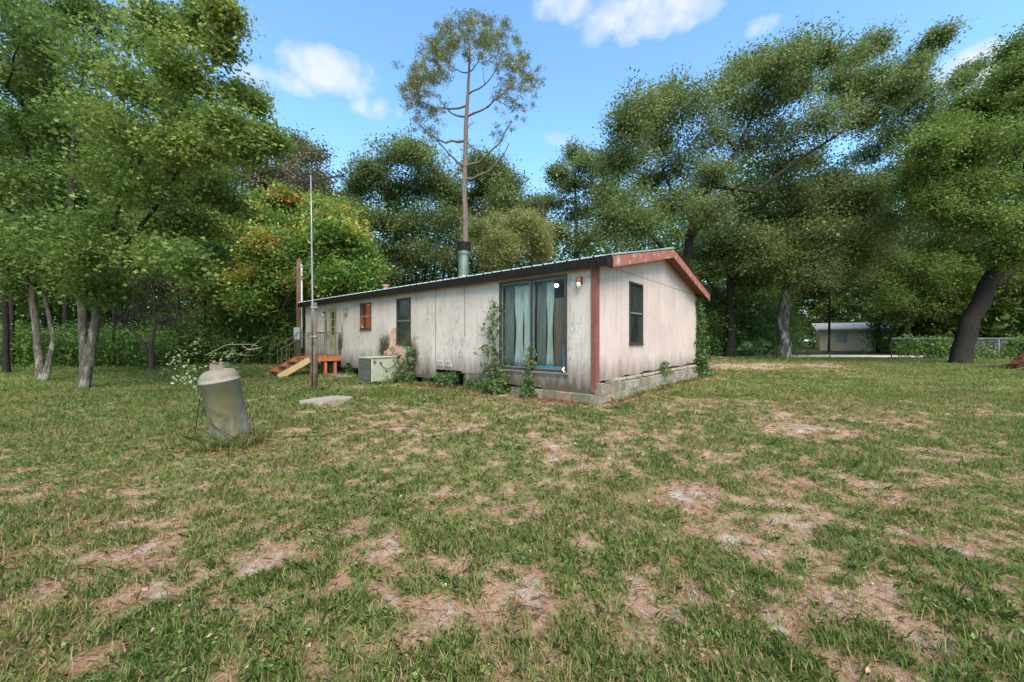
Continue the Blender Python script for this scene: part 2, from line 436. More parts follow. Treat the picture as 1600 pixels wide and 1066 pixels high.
def scatter_group():
    g = bpy.data.node_groups.new('scatter', 'GeometryNodeTree')
    g.interface.new_socket('Geometry', in_out='INPUT', socket_type='NodeSocketGeometry')
    g.interface.new_socket('Collection', in_out='INPUT', socket_type='NodeSocketCollection')
    g.interface.new_socket('Geometry', in_out='OUTPUT', socket_type='NodeSocketGeometry')
    n = g.nodes; l = g.links
    gi = n.new('NodeGroupInput'); go = n.new('NodeGroupOutput'); ci = n.new('GeometryNodeCollectionInfo'); iop = n.new('GeometryNodeInstanceOnPoints')
    ci.inputs['Separate Children'].default_value = True; ci.inputs['Reset Children'].default_value = True
    l.new(gi.outputs[1], ci.inputs['Collection']); l.new(gi.outputs[0], iop.inputs['Points']); l.new(ci.outputs[0], iop.inputs['Instance'])
    iop.inputs['Pick Instance'].default_value = True
    def na(nm, ty):
        q = n.new('GeometryNodeInputNamedAttribute'); q.data_type = ty; q.inputs['Name'].default_value = nm; return q.outputs[0]
    l.new(na('idx', 'INT'), iop.inputs['Instance Index'])
    er = n.new('FunctionNodeEulerToRotation'); l.new(na('rot', 'FLOAT_VECTOR'), er.inputs[0]); l.new(er.outputs[0], iop.inputs['Rotation'])
    l.new(na('scl', 'FLOAT_VECTOR'), iop.inputs['Scale']); l.new(iop.outputs[0], go.inputs[0])
    return g
SCG = None
def scatter(name, P, iv, coll, nvar, scl, parent=None, tilt=.35):
    global SCG
    if SCG is None: SCG = scatter_group()
    n = len(P); me = bpy.data.meshes.new(name); me.vertices.add(n); me.vertices.foreach_set('co', np.asarray(P, np.float32).ravel())
    rot = np.stack([RNG.normal(size=n) * tilt, RNG.normal(size=n) * tilt, RNG.uniform(0, 6.283, n)], 1)
    scl = np.asarray(scl); scl = np.repeat(scl[:, None], 3, 1) if scl.ndim == 1 else scl
    a = me.attributes.new('iv', 'FLOAT', 'POINT'); a.data.foreach_set('value', np.asarray(iv, np.float32))
    a = me.attributes.new('idx', 'INT', 'POINT'); a.data.foreach_set('value', RNG.integers(0, nvar, n).astype(np.int32))
    a = me.attributes.new('rot', 'FLOAT_VECTOR', 'POINT'); a.data.foreach_set('vector', rot.astype(np.float32).ravel())
    a = me.attributes.new('scl', 'FLOAT_VECTOR', 'POINT'); a.data.foreach_set('vector', scl.astype(np.float32).ravel())
    o = bpy.data.objects.new(name, me); COL.objects.link(o)
    if parent: o.parent = parent
    md = o.modifiers.new('scatter', 'NODES'); md.node_group = SCG
    md[[i.identifier for i in SCG.interface.items_tree if i.name == 'Collection'][0]] = coll
    o['kind'] = 'stuff'; return o
SPRAYS = {}
def spray_coll(m, size, per, spread, lobes, upb, aspect, droop, flat=.55):
    key = (m.name, size, per, spread, lobes, upb, aspect, droop)
    if key in SPRAYS: return SPRAYS[key]
    c = bpy.data.collections.new('leaf_spray')
    for k in range(7):
        C = RNG.normal(size=(per, 3)) * np.array([1, 1, flat]) * spread
        o = leaves('leaf_spray', C, size, m, None, RNG.normal(size=per) * .12, upb, aspect, lobes, droop)
        COL.objects.unlink(o); c.objects.link(o)
    SPRAYS[key] = c; return c

def curve(a, b, sag=0.0, wob=.08, n=6):
    a = Vector(a); b = Vector(b); Ln = (b - a).length; pts = []
    off = Vector((random.gauss(0, 1), random.gauss(0, 1), random.gauss(0, .6))) * Ln * wob
    for i in range(n + 1):
        t = i / n
        p = a.lerp(b, t) + off * math.sin(math.pi * t) + Vector((0, 0, sag * Ln * math.sin(math.pi * t)))
        if 0 < i < n: p += Vector((random.gauss(0, 1), random.gauss(0, 1), random.gauss(0, 1))) * Ln * wob * .22
        pts.append(p)
    return pts

class Tree:
    def __init__(s, name, base, label, cat, group=None, bark=None):
        s.root = empty(name, base, label=label, cat=cat, group=group)
        s.base = Vector(base); s.mb = MB(); s.nodes = []; s.spr = []; s.bark = bark; s.limbs = []
    def trunk(s, pts, rad, n=10, flare=True, jit=.06):
        P = []; Rr = []
        for i in range(len(pts) - 1):
            a, b = Vector(pts[i]), Vector(pts[i + 1]); m = max(2, int((b - a).length / .7))
            for k in range(m):
                t = k / m; q = a.lerp(b, t)
                if i + k: q += Vector((random.gauss(0, 1), random.gauss(0, 1), 0)) * rad[i] * .10
                P.append(q); Rr.append(rad[i] * (1 - t) + rad[i + 1] * t)
        P.append(Vector(pts[-1])); Rr.append(rad[-1])
        if flare:
            P.insert(1, P[0].lerp(P[1], .22)); Rr.insert(1, Rr[0] * 1.08); Rr[0] *= 1.45
            P[0] = P[0] - Vector((0, 0, .15))
        s.mb.tube(P, Rr, n, jit=jit)
        for p, r in zip(P[2:], Rr[2:]): s.nodes.append((p, r))
    def clump(s, c, r, K=12, nspray=6, limb=.5, sq=.75, frac=1.0, sag=.05):
        c = Vector(c); r = r * random.uniform(.8, 1.35)
        best = min(s.nodes, key=lambda q: (q[0] - c).length + max(0, q[0].z - c.z + .3) * 1.5)
        a, ra = best
        pts = curve(a, c, sag=sag, wob=.09, n=6)
        r0 = min(ra * .62, .02 + (c - a).length * .035 + .018 * r)
        rr = [r0 * (1 - .72 * i / 6) for i in range(7)]
        s.mb.tube(pts, rr, 6, cap=False)
        for p, q in list(zip(pts, rr))[2:]: s.nodes.append((p, q))
        for k in range(7):                       # leafy side shoots along the limb
            i = random.randint(2, 5); a0 = pts[i]; L0 = min((c - a).length * .35, r * 1.1)
            e = a0 + Vector((random.gauss(0, 1), random.gauss(0, 1), random.gauss(.3, .6))).normalized() * L0 * random.uniform(.5, 1.1)
            tw = curve(a0, e, .05, .1, 4); s.mb.tube(tw, [rr[i] * .4, rr[i] * .3, rr[i] * .22, rr[i] * .15, .003], 3, cap=False)
            for j in range(int(nspray * .8)): s.spr.append(tw[random.randint(1, 3)].lerp(e, random.random()) + Vector((random.gauss(0, 1), random.gauss(0, 1), random.gauss(0, .7))) * r * .14)
        K = int(K * 1.15)
        for k in range(K):
            d = Vector((random.gauss(0, 1), random.gauss(0, 1), random.gauss(.15, sq))).normalized()
            e = c + d * r * random.uniform(.55, 1.05)
            e.z = c.z + (e.z - c.z) * sq
            st = random.choice(pts[3:]); tw = curve(st, e, .06, .1, 4)
            s.mb.tube(tw, [rr[-1] * .55, rr[-1] * .45, rr[-1] * .35, rr[-1] * .25, rr[-1] * .1], 3, cap=False)
            for j in range(int(nspray * 1.7)):
                if random.random() > frac: continue
                t = random.uniform(.35, 1.08); i = min(int(t * 4), 3)
                p = tw[i].lerp(tw[i + 1], t * 4 - i)
                s.spr.append(p + Vector((random.gauss(0, 1), random.gauss(0, 1), random.gauss(0, .7))) * r * .20)
    def dead(s, c, r, K=6):
        c = Vector(c); a, ra = min(s.nodes, key=lambda q: (q[0] - c).length)
        pts = curve(a, c, .03, .1, 6); s.mb.tube(pts, [min(ra * .5, .04) * (1 - .13 * i) for i in range(7)], 5, cap=False)
        for k in range(K):
            d = Vector((random.gauss(0, 1), random.gauss(0, 1), random.gauss(.1, .7))).normalized()
            st = random.choice(pts[1:]); s.mb.tube(curve(st, st + d * r * random.uniform(.4, 1), .03, .12, 4), [.012, .01, .008, .006, .003], 3, cap=False)
    def finish(s, lmat, size, per, spread, lobes=False, vfun=None, upb=.5, aspect=.55, droop=0):
        T = s.mb.build('trunk', s.bark, None, smooth=True)
        for v in T.data.vertices: v.co -= s.base
        T.parent = s.root
        if s.spr:
            P = np.array([tuple(p - s.base) for p in s.spr]); n = len(P)
            base = RNG.uniform(0, 1, n) if vfun is None else vfun(P + np.array(s.base))
            P = P[:]; ok = P[:, 2] > .05
            scatter('crown', P[ok], base[ok], spray_coll(lmat, size, per, spread, lobes, upb, aspect, droop), 7, RNG.uniform(.7, 1.3, ok.sum()), s.root, .5)
        return s.root

G_OAK = leaf_mat('oak_leaf', [(0, (0.062, 0.096, 0.025)), (.45, (0.120, 0.166, 0.048)), (.8, (0.198, 0.246, 0.077)), (1, (0.288, 0.312, 0.120))], .5)
G_OAKD = leaf_mat('dark_oak_leaf', [(0, (0.059, 0.100, 0.020)), (.5, (0.118, 0.183, 0.035)), (1, (0.224, 0.283, 0.059))], .45)
G_MAPLE = leaf_mat('maple_leaf', [(0, (0.065, 0.112, 0.021)), (.4, (0.130, 0.195, 0.035)), (.72, (0.224, 0.283, 0.059)), (.9, (0.366, 0.378, 0.118)), (1, (0.496, 0.389, 0.106))], .45)
G_TURN = leaf_mat('turning_leaf', [(0, (0.056, 0.134, 0.025)), (.40, (0.123, 0.213, 0.034)), (.60, (0.269, 0.314, 0.056)), (.80, (0.493, 0.426, 0.090)), (.95, (0.538, 0.280, 0.067)), (1, (0.504, 0.134, 0.045))], .42)
G_YEL = leaf_mat('yellowing_leaf', [(0, (0.121, 0.165, 0.044)), (.5, (0.264, 0.286, 0.088)), (1, (0.462, 0.418, 0.165))], .42)
G_BROWN = leaf_mat('brown_leaf', [(0, (0.069, 0.075, 0.029)), (.5, (0.127, 0.121, 0.046)), (1, (0.230, 0.172, 0.081))], .35)
G_PINE = leaf_mat('pine_needle', [(0, (.08, .095, .025)), (.5, (.15, .165, .05)), (1, (.24, .21, .08))], .25)
G_UNDER = leaf_mat('undergrowth_leaf', [(0, (0.050, 0.088, 0.020)), (.5, (0.099, 0.176, 0.035)), (1, (0.187, 0.275, 0.055))], .42)
B_OAK = bark_mat('oak_bark', (.018, .015, .013), (.055, .045, .038), (.035, .032, .022))
B_PALE = bark_mat('pale_patchy_bark', (.05, .042, .03), (.19, .165, .13), (.30, .27, .22), 5)
B_DEAD = bark_mat('dead_twig_bark', (.045, .032, .026), (.12, .09, .075))
B_PINE = bark_mat('pine_bark', (.10, .075, .06), (.25, .19, .155))
B_TWIG = bark_mat('twig_bark', (.07, .055, .045), (.17, .14, .12))

# ------------------------------------------------------------------ THE MOBILE HOME (local frame: x along long wall, y into the house)
HX, HY = 1.742, 8.04
HROT = math.atan2(-.6402, .7682)
LEN, WID = 14.26, 7.97
home = empty('mobile_home', (HX, HY, 0), HROT, label='long white weathered mobile home with black eave, red brown trim and block footing', cat='house')
def wl(px, py):
    k = (px - 800) / F; t = (HX - k * HY) / (.7682 + .6402 * k); Y = HY + .6402 * t
    return -t, CAMH - (py - 533) / F * Y
def hloc(x, y, z=0):
    return Vector((HX + .7682 * x + .6402 * y, HY - .6402 * x + .7682 * y, z))
M_LONG = siding_mat('long_wall_paint', (.50, .435, .38), (.41, .35, .295), (.24, .185, .135), .50,
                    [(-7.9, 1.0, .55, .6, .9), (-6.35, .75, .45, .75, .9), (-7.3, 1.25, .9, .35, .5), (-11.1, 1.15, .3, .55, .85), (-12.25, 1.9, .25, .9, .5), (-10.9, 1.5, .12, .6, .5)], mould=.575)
M_GAB = siding_mat('gable_wall_paint', (.47, .37, .325), (.405, .318, .278), (.29, .21, .16), .42, [(1e3, 0, 1, 1, 0)], mould=.63)
M_RED = plain('red_brown_trim', (.20, .058, .04), (.12, .035, .027), 5, .7)
M_RAKE = plain('faded_red_fascia', (.27, .085, .055), (.20, .06, .04), 2, .65, c=(.33, .26, .22))
M_BLACK = plain('black_eave_metal', (.010, .008, .008), (.018, .014, .013), 9, .75)
M_ROOF = plain('pale_green_roof_metal', (.36, .42, .38), (.26, .31, .28), 2, .4, .35)
M_WOODD = plain('dark_wood', (.06, .04, .03), (.1, .07, .05), 6, .8)
M_FRAME = plain('dark_bronze_frame', (.035, .03, .027), (.06, .05, .045), 8, .45, .3)
M_BLUE = plain('blue_masking_strip', (.02, .16, .28), (.03, .12, .2), 8, .6)
def glass_mat(name, tint=(.86, .89, .87), op=.06):
    m, nt, p = new_mat(name)
    v = objvec(nt)
    t = nt.nodes.new('ShaderNodeBsdfTransparent'); t.inputs['Color'].default_value = (*tint, 1)
    g = nt.nodes.new('ShaderNodeBsdfGlossy'); g.inputs['Roughness'].default_value = .05
    bump_n = nt.nodes.new('ShaderNodeBump'); bump_n.inputs['Strength'].default_value = .08; bump_n.inputs['Distance'].default_value = .02
    nt.links.new(noise(nt, v, 1.5, 3), bump_n.inputs['Height']); nt.links.new(bump_n.outputs[0], g.inputs['Normal'])
    fr = nt.nodes.new('ShaderNodeFresnel'); fr.inputs['IOR'].default_value = 1.14
    ms = nt.nodes.new('ShaderNodeMixShader'); nt.links.new(fr.outputs[0], ms.inputs[0])
    nt.links.new(t.outputs[0], ms.inputs[1]); nt.links.new(g.outputs[0], ms.inputs[2])
    p.inputs['Base Color'].default_value = (.32, .36, .33, 1); p.inputs['Roughness'].default_value = .8
    ms2 = nt.nodes.new('ShaderNodeMixShader')
    f = mth(nt, 'MULTIPLY', ramp(nt, noise(nt, v, 3, 6, .7, (1, 1, .4)), [(.35, .1), (.75, 1.0)]), op)
    nt.links.new(f, ms2.inputs[0]); nt.links.new(ms.outputs[0], ms2.inputs[1]); nt.links.new(p.outputs[0], ms2.inputs[2])
    o = [n for n in nt.nodes if n.type == 'OUTPUT_MATERIAL'][0]; nt.links.new(ms2.outputs[0], o.inputs[0])
    return m
M_GLASS = glass_mat('dusty_glass')

OPEN_L = [('sliding', -2.65, -.669, .60, 2.78), ('window', -7.18, -6.41, 1.22, 2.68), ('window', -9.50, -8.75, 1.72, 2.67), ('entry', -12.12, -11.22, .74, 2.64)]
def bottom_long(x):
    b = .20 + .03 * math.sin(x * 2.3) + .02 * math.sin(x * 7.1)
    if -5.18 < x < -3.94: b = .47
    if -10.6 < x < -10.2: b = .46
    elif x < -8.6: b += .08
    if -12.4 < x < -11: b = .55
    return b
def panel_cols(x0, x1, opens, step=.2):
    cuts = {x0, x1}
    k = math.ceil(x0 / step) * step
    while k < x1: cuts.add(k); k += step
    for o in opens:
        for e in (o[1], o[2]):
            if x0 < e < x1: cuts.add(e)
    for e in (-5.18, -3.94, -10.6, -10.2):
        if x0 < e < x1 and step > .1 and opens is OPEN_L: cuts.add(e)
    c = sorted(cuts); r = [c[0]]
    for q in c[1:]:
        if q - r[-1] > .02: r.append(q)
        elif q == x1: r[-1] = q
    return r
# long wall sheets, 1.22 m wide
edges = [0, -.62, -1.84, -3.06, -3.94, -5.18, -6.2, -7.42, -8.64, -9.86, -11.08, -12.3, -13.3, -14.26]
for i in range(len(edges) - 1):
    x1, x0 = edges[i] - .004, edges[i + 1] + .004
    mb = MB(); cs = panel_cols(x0, x1, OPEN_L)
    bow = random.uniform(-.006, .008)
    for a, b in zip(cs[:-1], cs[1:]):
        mid = (a + b) / 2; spans = [(None, 3.0)]
        for o in OPEN_L:
            if o[1] <= mid <= o[2]: spans = [(None, o[3]), (o[4], 3.0)]
        for (z0, z1) in spans:
            za = bottom_long(a + .001) if z0 is None else z0; zb = bottom_long(b - .001) if z0 is None else z0
            if z0 is None and z1 < 3:      # skirt board under an opening is a separate deeper piece
                pass
            ya = -.018 - bow * math.sin(math.pi * (a - x0) / (x1 - x0)); yb = -.018 - bow * math.sin(math.pi * (b - x0) / (x1 - x0))
            mb.hexa([(a, ya, za), (b, yb, zb), (b, 0, zb), (a, 0, za), (a, ya, z1), (b, yb, z1), (b, 0, z1), (a, 0, z1)])
    mb.build('siding_panel', M_LONG, home)
# gable sheets with real grooves
def roofz(y): return 3.03 + (3.93 - 3.03) * (1 - abs(y - WID / 2) / (WID / 2 + .2))
OPEN_G = [('window', 1.71, 2.57, 1.23, 2.76)]
gedges = [0, 1.30, 2.62, 3.90, 5.20, 6.55, WID]
for row in (0, 1):
    for i in range(len(gedges) - 1):
        y0, y1 = gedges[i] + .003, gedges[i + 1] - .003
        if row == 1 and i not in (0, 3): continue
        if row == 1: y0, y1 = (.35, 3.896) if i == 0 else (3.904, 7.55)
        mb = MB(); cs = panel_cols(y0, y1, OPEN_G, .203)
        for a, b in zip(cs[:-1], cs[1:]):
            mid = (a + b) / 2
            if row == 0:
                zb = .43 + .012 * mid + .02 * math.sin(mid * 5)
                zb += {0: -.01, 1: .02, 2: 0.03, 3: .05, 4: 0, 5: .03}[i]
                sp = [(zb, 2.945)]
                for o in OPEN_G:
                    if o[1] <= mid <= o[2]: sp = [(zb, o[3]), (o[4], 2.945)]
            else: sp = [(2.955, None)]
            for z0, z1 in sp:
                ta = z1 if z1 else roofz(a) - .07; tb = z1 if z1 else roofz(b) - .07
                if row == 0: ta = min(ta, roofz(a) - .07); tb = min(tb, roofz(b) - .07)
                if ta < z0 and tb < z0: continue
                g = .005; o_ = .004 if row else 0
                mb.hexa([(0, a, z0), (.016 + o_, a + g, z0), (.016 + o_, b - g, z0), (0, b, z0), (0, a, ta), (.016 + o_, a + g, ta), (.016 + o_, b - g, tb), (0, b, tb)])
        mb.build('siding_panel', M_GAB, home)
# wall cores (keep daylight out), floor, far walls
mb = MB()
cs = sorted({-LEN, 0} | {o[1] for o in OPEN_L} | {o[2] for o in OPEN_L})
for a, b in zip(cs[:-1], cs[1:]):
    mid = (a + b) / 2; sp = [(.5, 2.98)]
    for o in OPEN_L:
        if o[1] <= mid <= o[2]: sp = [(.5, o[3]), (o[4], 2.98)]
    for z0, z1 in sp: mb.box(a, b, .004, .09, z0, z1)
ys = [.09, 1.71, 2.57, WID - .1]
for a, b in zip(ys[:-1], ys[1:]):
    for z0, z1 in ([(.5, 1.23), (2.76, 2.98)] if a == 1.71 else [(.5, 2.98)]): mb.box(-.09, -.004, a, b, z0, z1)
mb.add([(-.02, .05, 2.98), (-.02, WID - .05, 2.98), (-.02, WID / 2, 3.82), (-.08, .05, 2.98), (-.08, WID - .05, 2.98), (-.08, WID / 2, 3.82)],
       [(0, 1, 2), (5, 4, 3), (0, 3, 4, 1), (1, 4, 5, 2), (2, 5, 3, 0)])
mb.build('wall_framing', M_WOODD, home)
mb = MB(); mb.box(-LEN, -.0, WID - .1, WID, .42, 3.0); mb.box(-LEN - .01, -LEN + .1, 0, WID - .1, .42, 3.0)
mb.add([(-LEN, 0, 3.0), (-LEN, WID, 3.0), (-LEN, WID / 2, 3.86)], [(0, 1, 2)])
mb.build('rear_wall', M_GAB, home)
M_INT = plain('interior_wall', (.35, .30, .24), (.28, .24, .19), 2, .8)
mb = MB(); mb.box(-LEN + .1, -.1, .1, WID - .1, .44, .56); mb.build('interior_floor', plain('interior_carpet', (.16, .10, .07), (.12, .08, .05), 4, .9), home)
mb = MB(); mb.box(-LEN + .1, -.1, .1, WID - .1, 2.86, 2.9); mb.build('ceiling', M_INT, home)
mb = MB(); mb.box(-LEN + .2, -.1, 3.6, 3.68, .56, 2.86); mb.box(-5.4, -5.3, .1, 3.6, .56, 2.86); mb.box(-8.1, -8.0, .1, 3.6, .56, 2.86); mb.build('interior_wall', plain('tan_panelling', (.24, .13, .07), (.17, .09, .05), 3, .6, stretch=(6, 6, .4)), home)
mb = MB(); mb.box(-10.6, -8.1, .8, .84, .56, 2.86); mb.build('room_divider', plain('orange_panelling', (.50, .17, .05), (.40, .13, .04), 3, .6), home)
# roof
roof = MB(); RX0, RX1 = -LEN - .35, .35
def slab(mb, x0, x1, ya, za, yb, zb, th):
    mb.hexa([(x0, ya, za - th), (x1, ya, za - th), (x1, yb, zb - th), (x0, yb, zb - th), (x0, ya, za), (x1, ya, za), (x1, yb, zb), (x0, yb, zb)])
slab(roof, RX0 + .03, RX1 - .03, -.18, 3.0 - .02, WID / 2, 3.90 - .02, .06); slab(roof, RX0 + .03, RX1 - .03, WID + .18, 3.0 - .02, WID / 2, 3.90 - .02, .06)
roof_o = roof.build('roof', M_RED, home)
npan = 16; wpan = (RX1 - RX0) / npan
protos = []
for side in (0, 1):
    mb = MB(); ye, yr_ = (-.215, WID / 2) if side == 0 else (WID + .215, WID / 2)
    prof = []
    for q in range(3):
        b0 = q * wpan / 3
        prof += [(b0, 0), (b0 + .015, .028), (b0 + .045, .028), (b0 + .06, 0), (b0 + .16, 0), (b0 + .17, .008), (b0 + .19, .008), (b0 + .20, 0)]
    prof.append((wpan, 0))
    n = len(prof); ze, zr = 3.012, 3.925
    V = [(x, ye, ze + h) for x, h in prof] + [(x, yr_, zr + h) for x, h in prof] + [(x, ye, ze + h - .006) for x, h in prof] + [(x, yr_, zr + h - .006) for x, h in prof]
    Fc = [(i, i + 1, n + i + 1, n + i) for i in range(n - 1)] + [(2 * n + i + 1, 2 * n + i, 3 * n + i, 3 * n + i + 1) for i in range(n - 1)] + [(i, 2 * n + i, 2 * n + i + 1, i + 1) for i in range(n - 1)]
    mb.add(V, Fc); pr = mb.build('roof_panel', M_ROOF, roof_o); pr.location.x = RX0
    for i in range(1, npan):
        c = pr.copy(); COL.objects.link(c); c.parent = roof_o; c.location.x = RX0 + i * wpan
mb = MB(); mb.hexa([(RX0, WID / 2 - .15, 3.915), (RX1 + .01, WID / 2 - .15, 3.915), (RX1 + .01, WID / 2, 3.945), (RX0, WID / 2, 3.945), (RX0, WID / 2 - .15, 3.93), (RX1 + .01, WID / 2 - .15, 3.93), (RX1 + .01, WID / 2, 3.972), (RX0, WID / 2, 3.972)])
mb.hexa([(RX0, WID / 2, 3.945), (RX1 + .01, WID / 2, 3.945), (RX1 + .01, WID / 2 + .15, 3.915), (RX0, WID / 2 + .15, 3.915), (RX0, WID / 2, 3.972), (RX1 + .01, WID / 2, 3.972), (RX1 + .01, WID / 2 + .15, 3.93), (RX0, WID / 2 + .15, 3.93)])
mb.build('ridge_cap', M_ROOF, roof_o)
# black ribbed eave fascia
for yy, sg in ((-.2, -1), (WID + .2, 1)):
    mb = MB(); mb.box(RX0, RX1, yy - .012 if sg < 0 else yy, yy if sg < 0 else yy + .012, 2.80, 3.008)
    x = RX0 + .05
    while x < RX1 - .03:
        mb.box(x, x + .03, yy - .022 if sg < 0 else yy + .010, yy - .010 if sg < 0 else yy + .022, 2.802, 3.004); x += .15
    mb.build('eave_fascia', M_BLACK, home)
mb = MB(); mb.box(RX0 + .02, RX1 - .02, -.185, -.02, 2.86, 2.875); mb.build('soffit', plain('soffit_board', (.33, .27, .2), (.22, .18, .13), 4, .8), home)
mb = MB(); mb.box(RX1 - .01, RX1 + .022, -.225, .06, 2.795, 3.006); mb.build('corner_return', M_BLACK, home)
# rake boards and gable soffit
for yA, yB, nm in ((.06, WID / 2, 0), (WID / 2, WID + .2, 1)):
    mb = MB(); zA, zB = roofz(yA), roofz(yB); x0, x1 = RX1 - .005, RX1 + .025
    if nm: yA += .004
    mb.hexa([(x0, yA, zA - .27), (x1, yA, zA - .27), (x1, yB, zB - .27), (x0, yB, zB - .27), (x0, yA, zA - .025), (x1, yA, zA - .025), (x1, yB, zB - .025), (x0, yB, zB - .025)])
    mb.build('rake_board', M_RAKE, home)
    mb = MB(); mb.hexa([(x0, yA, zA - .02), (x1 + .02, yA, zA - .02), (x1 + .02, yB, zB - .02), (x0, yB, zB - .02), (x0, yA, zA + .012), (x1 + .02, yA, zA + .012), (x1 + .02, yB, zB + .012), (x0, yB, zB + .012)])
    mb.build('drip_edge', M_ROOF if nm == 0 else M_BLACK, home)
    mb = MB(); mb.hexa([(.02, yA, zA - .15), (x0, yA, zA - .15), (x0, yB, zB - .15), (.02, yB, zB - .15), (.02, yA, zA - .13), (x0, yA, zA - .13), (x0, yB, zB - .13), (.02, yB, zB - .13)])
    mb.build('soffit', M_RED, home)
# corner trim
mb = MB(); mb.box(-.075, .022, -.045, -.018, .21, 2.80); mb.box(.0175, .042, -.045, .115, .32, 2.92); mb.build('corner_trim', M_RED, home, bevel=.003)
mb = MB(); mb.box(-.01, .035, WID - .05, WID + .03, .5, 2.9); mb.build('corner_trim', M_GAB, home)

# sliding door
def frame_l(mb, x0, x1, z0, z1, w, y0=-.045, y1=.03):
    mb.box(x0, x0 + w, y0, y1, z0, z1); mb.box(x1 - w, x1, y0, y1, z0, z1)
    mb.box(x0 + w, x1 - w, y0, y1, z0, z0 + w); mb.box(x0 + w, x1 - w, y0, y1, z1 - w, z1); return mb
sd = frame_l(MB(), -2.65, -.669, .60, 2.78, .055, -.05, .06).build('sliding_door', M_FRAME, home)
mb = MB(); mb.box(-1.68, -1.62, -.03, .03, .655, 2.725); mb.build('meeting_stile', M_FRAME, sd)
frame_l(MB(), -2.59, -1.68, .655, 2.725, .03, -.012, .02).build('sash_frame', plain('grey_aluminium', (.22, .22, .21), (.16, .16, .15), 7, .5, .5), sd)
frame_l(MB(), -1.62, -.725, .655, 2.725, .03, -.005, .027).build('sash_frame', plain('grey_aluminium', (.2, .2, .2)), sd)
MB().box(-2.56, -1.71, 0, .006, .685, 2.695).build('pane', M_GLASS, sd)
MB().box(-1.59, -.755, .01, .016, .685, 2.695).build('pane', M_GLASS, sd)
mb = MB(); mb.box(-1.55, -.757, -.008, .008, .69, .725); mb.box(-.79, -.757, -.0085, .008, .725, 1.2); mb.build('masking_tape', M_BLUE, sd)
mb = MB(); mb.box(-2.7, -.63, -.075, -.0185, .555, .598); mb.build('sill', plain('weathered_sill', (.20, .15, .12), (.12, .09, .07), 8, .9), sd, bevel=.004)
mb = MB(); mb.box(-2.72, -.62, -.032, -.0185, .50, .553); mb.build('skirt_board', M_LONG, home)
# header trim around the slider
mb = MB(); mb.box(-2.74, -.6, -.035, -.0185, 2.782, 2.84); mb.build('head_trim', M_LONG, home)
# windows
def window(x0, x1, z0, z1, axis='x', blind=None):
    f = MB(); w = .045
    def bx(mb, a0, a1, d0, d1, zz0, zz1):
        if axis == 'x': mb.box(a0, a1, d0, d1, zz0, zz1)
        else: mb.box(-d1, -d0, a0, a1, zz0, zz1)
    bx(f, x0, x0 + w, -.04, .05, z0, z1); bx(f, x1 - w, x1, -.04, .05, z0, z1); bx(f, x0 + w, x1 - w, -.04, .05, z0, z0 + w); bx(f, x0 + w, x1 - w, -.04, .05, z1 - w, z1)
    fo = f.build('window', M_FRAME, home)
    zm = (z0 + z1) / 2
    r = MB(); bx(r, x0 + w, x1 - w, -.028, .02, zm - .02, zm + .02); r.build('meeting_rail', plain('grey_aluminium', (.2, .2, .2)), fo)
    for a, b in ((z0 + w, zm - .02), (zm + .02, z1 - w)):
        p = MB(); bx(p, x0 + w, x1 - w, 0, .005, a, b); p.build('pane', M_GLASS, fo)
    s = MB(); bx(s, x0 - .02, x1 + .02, -.06, -.0185, z0 - .03, z0 - .002); s.build('sill', M_FRAME, fo)
    if blind:
        b = MB(); bx(b, x0 + w, x1 - w, .05, .055, z0 + w, z1 - w); b.build('blind', blind, fo)
window(-7.18, -6.41, 1.22, 2.68)
window(-9.50, -8.75, 1.72, 2.67)
window(1.71, 2.57, 1.23, 2.76, 'y', plain('dusty_screen', (.17, .14, .12), (.10, .09, .08), 3, .85))
# entry door
ed = MB(); frame_l(ed, -12.12, -11.22, .74, 2.64, .06, -.05, .03)
ed = ed.build('entry_door', plain('door_casing', (.36, .32, .24), (.22, .19, .13), 5, .7), home)
M_DOOR = plain('yellowed_door', (.34, .32, .20), (.20, .20, .09), 3, .6)
mb = MB(); mb.box(-12.06, -11.9, -.02, .02, .80, 2.58); mb.box(-11.44, -11.28, -.02, .02, .80, 2.58); mb.box(-11.9, -11.44, -.02, .02, .80, 1.55); mb.box(-11.9, -11.44, -.02, .02, 2.48, 2.58)
mb.build('door_leaf', M_DOOR, ed)
MB().box(-11.9, -11.44, 0, .006, 1.55, 2.48).build('pane', M_GLASS, ed)
for q in (-11.78, -11.56): MB().box(q - .013, q + .013, -.018, -.002, 1.55, 2.48).build('glazing_bar', M_DOOR, ed)
for q in (1.86, 2.17): MB().box(-11.9, -11.44, -.0165, -.003, q - .012, q + .012).build('glazing_bar', M_DOOR, ed)
MB().tube([(-11.99, -.02, 1.5), (-11.99, -.07, 1.5)], [.02, .03], 10).build('handle', M_FRAME, ed)
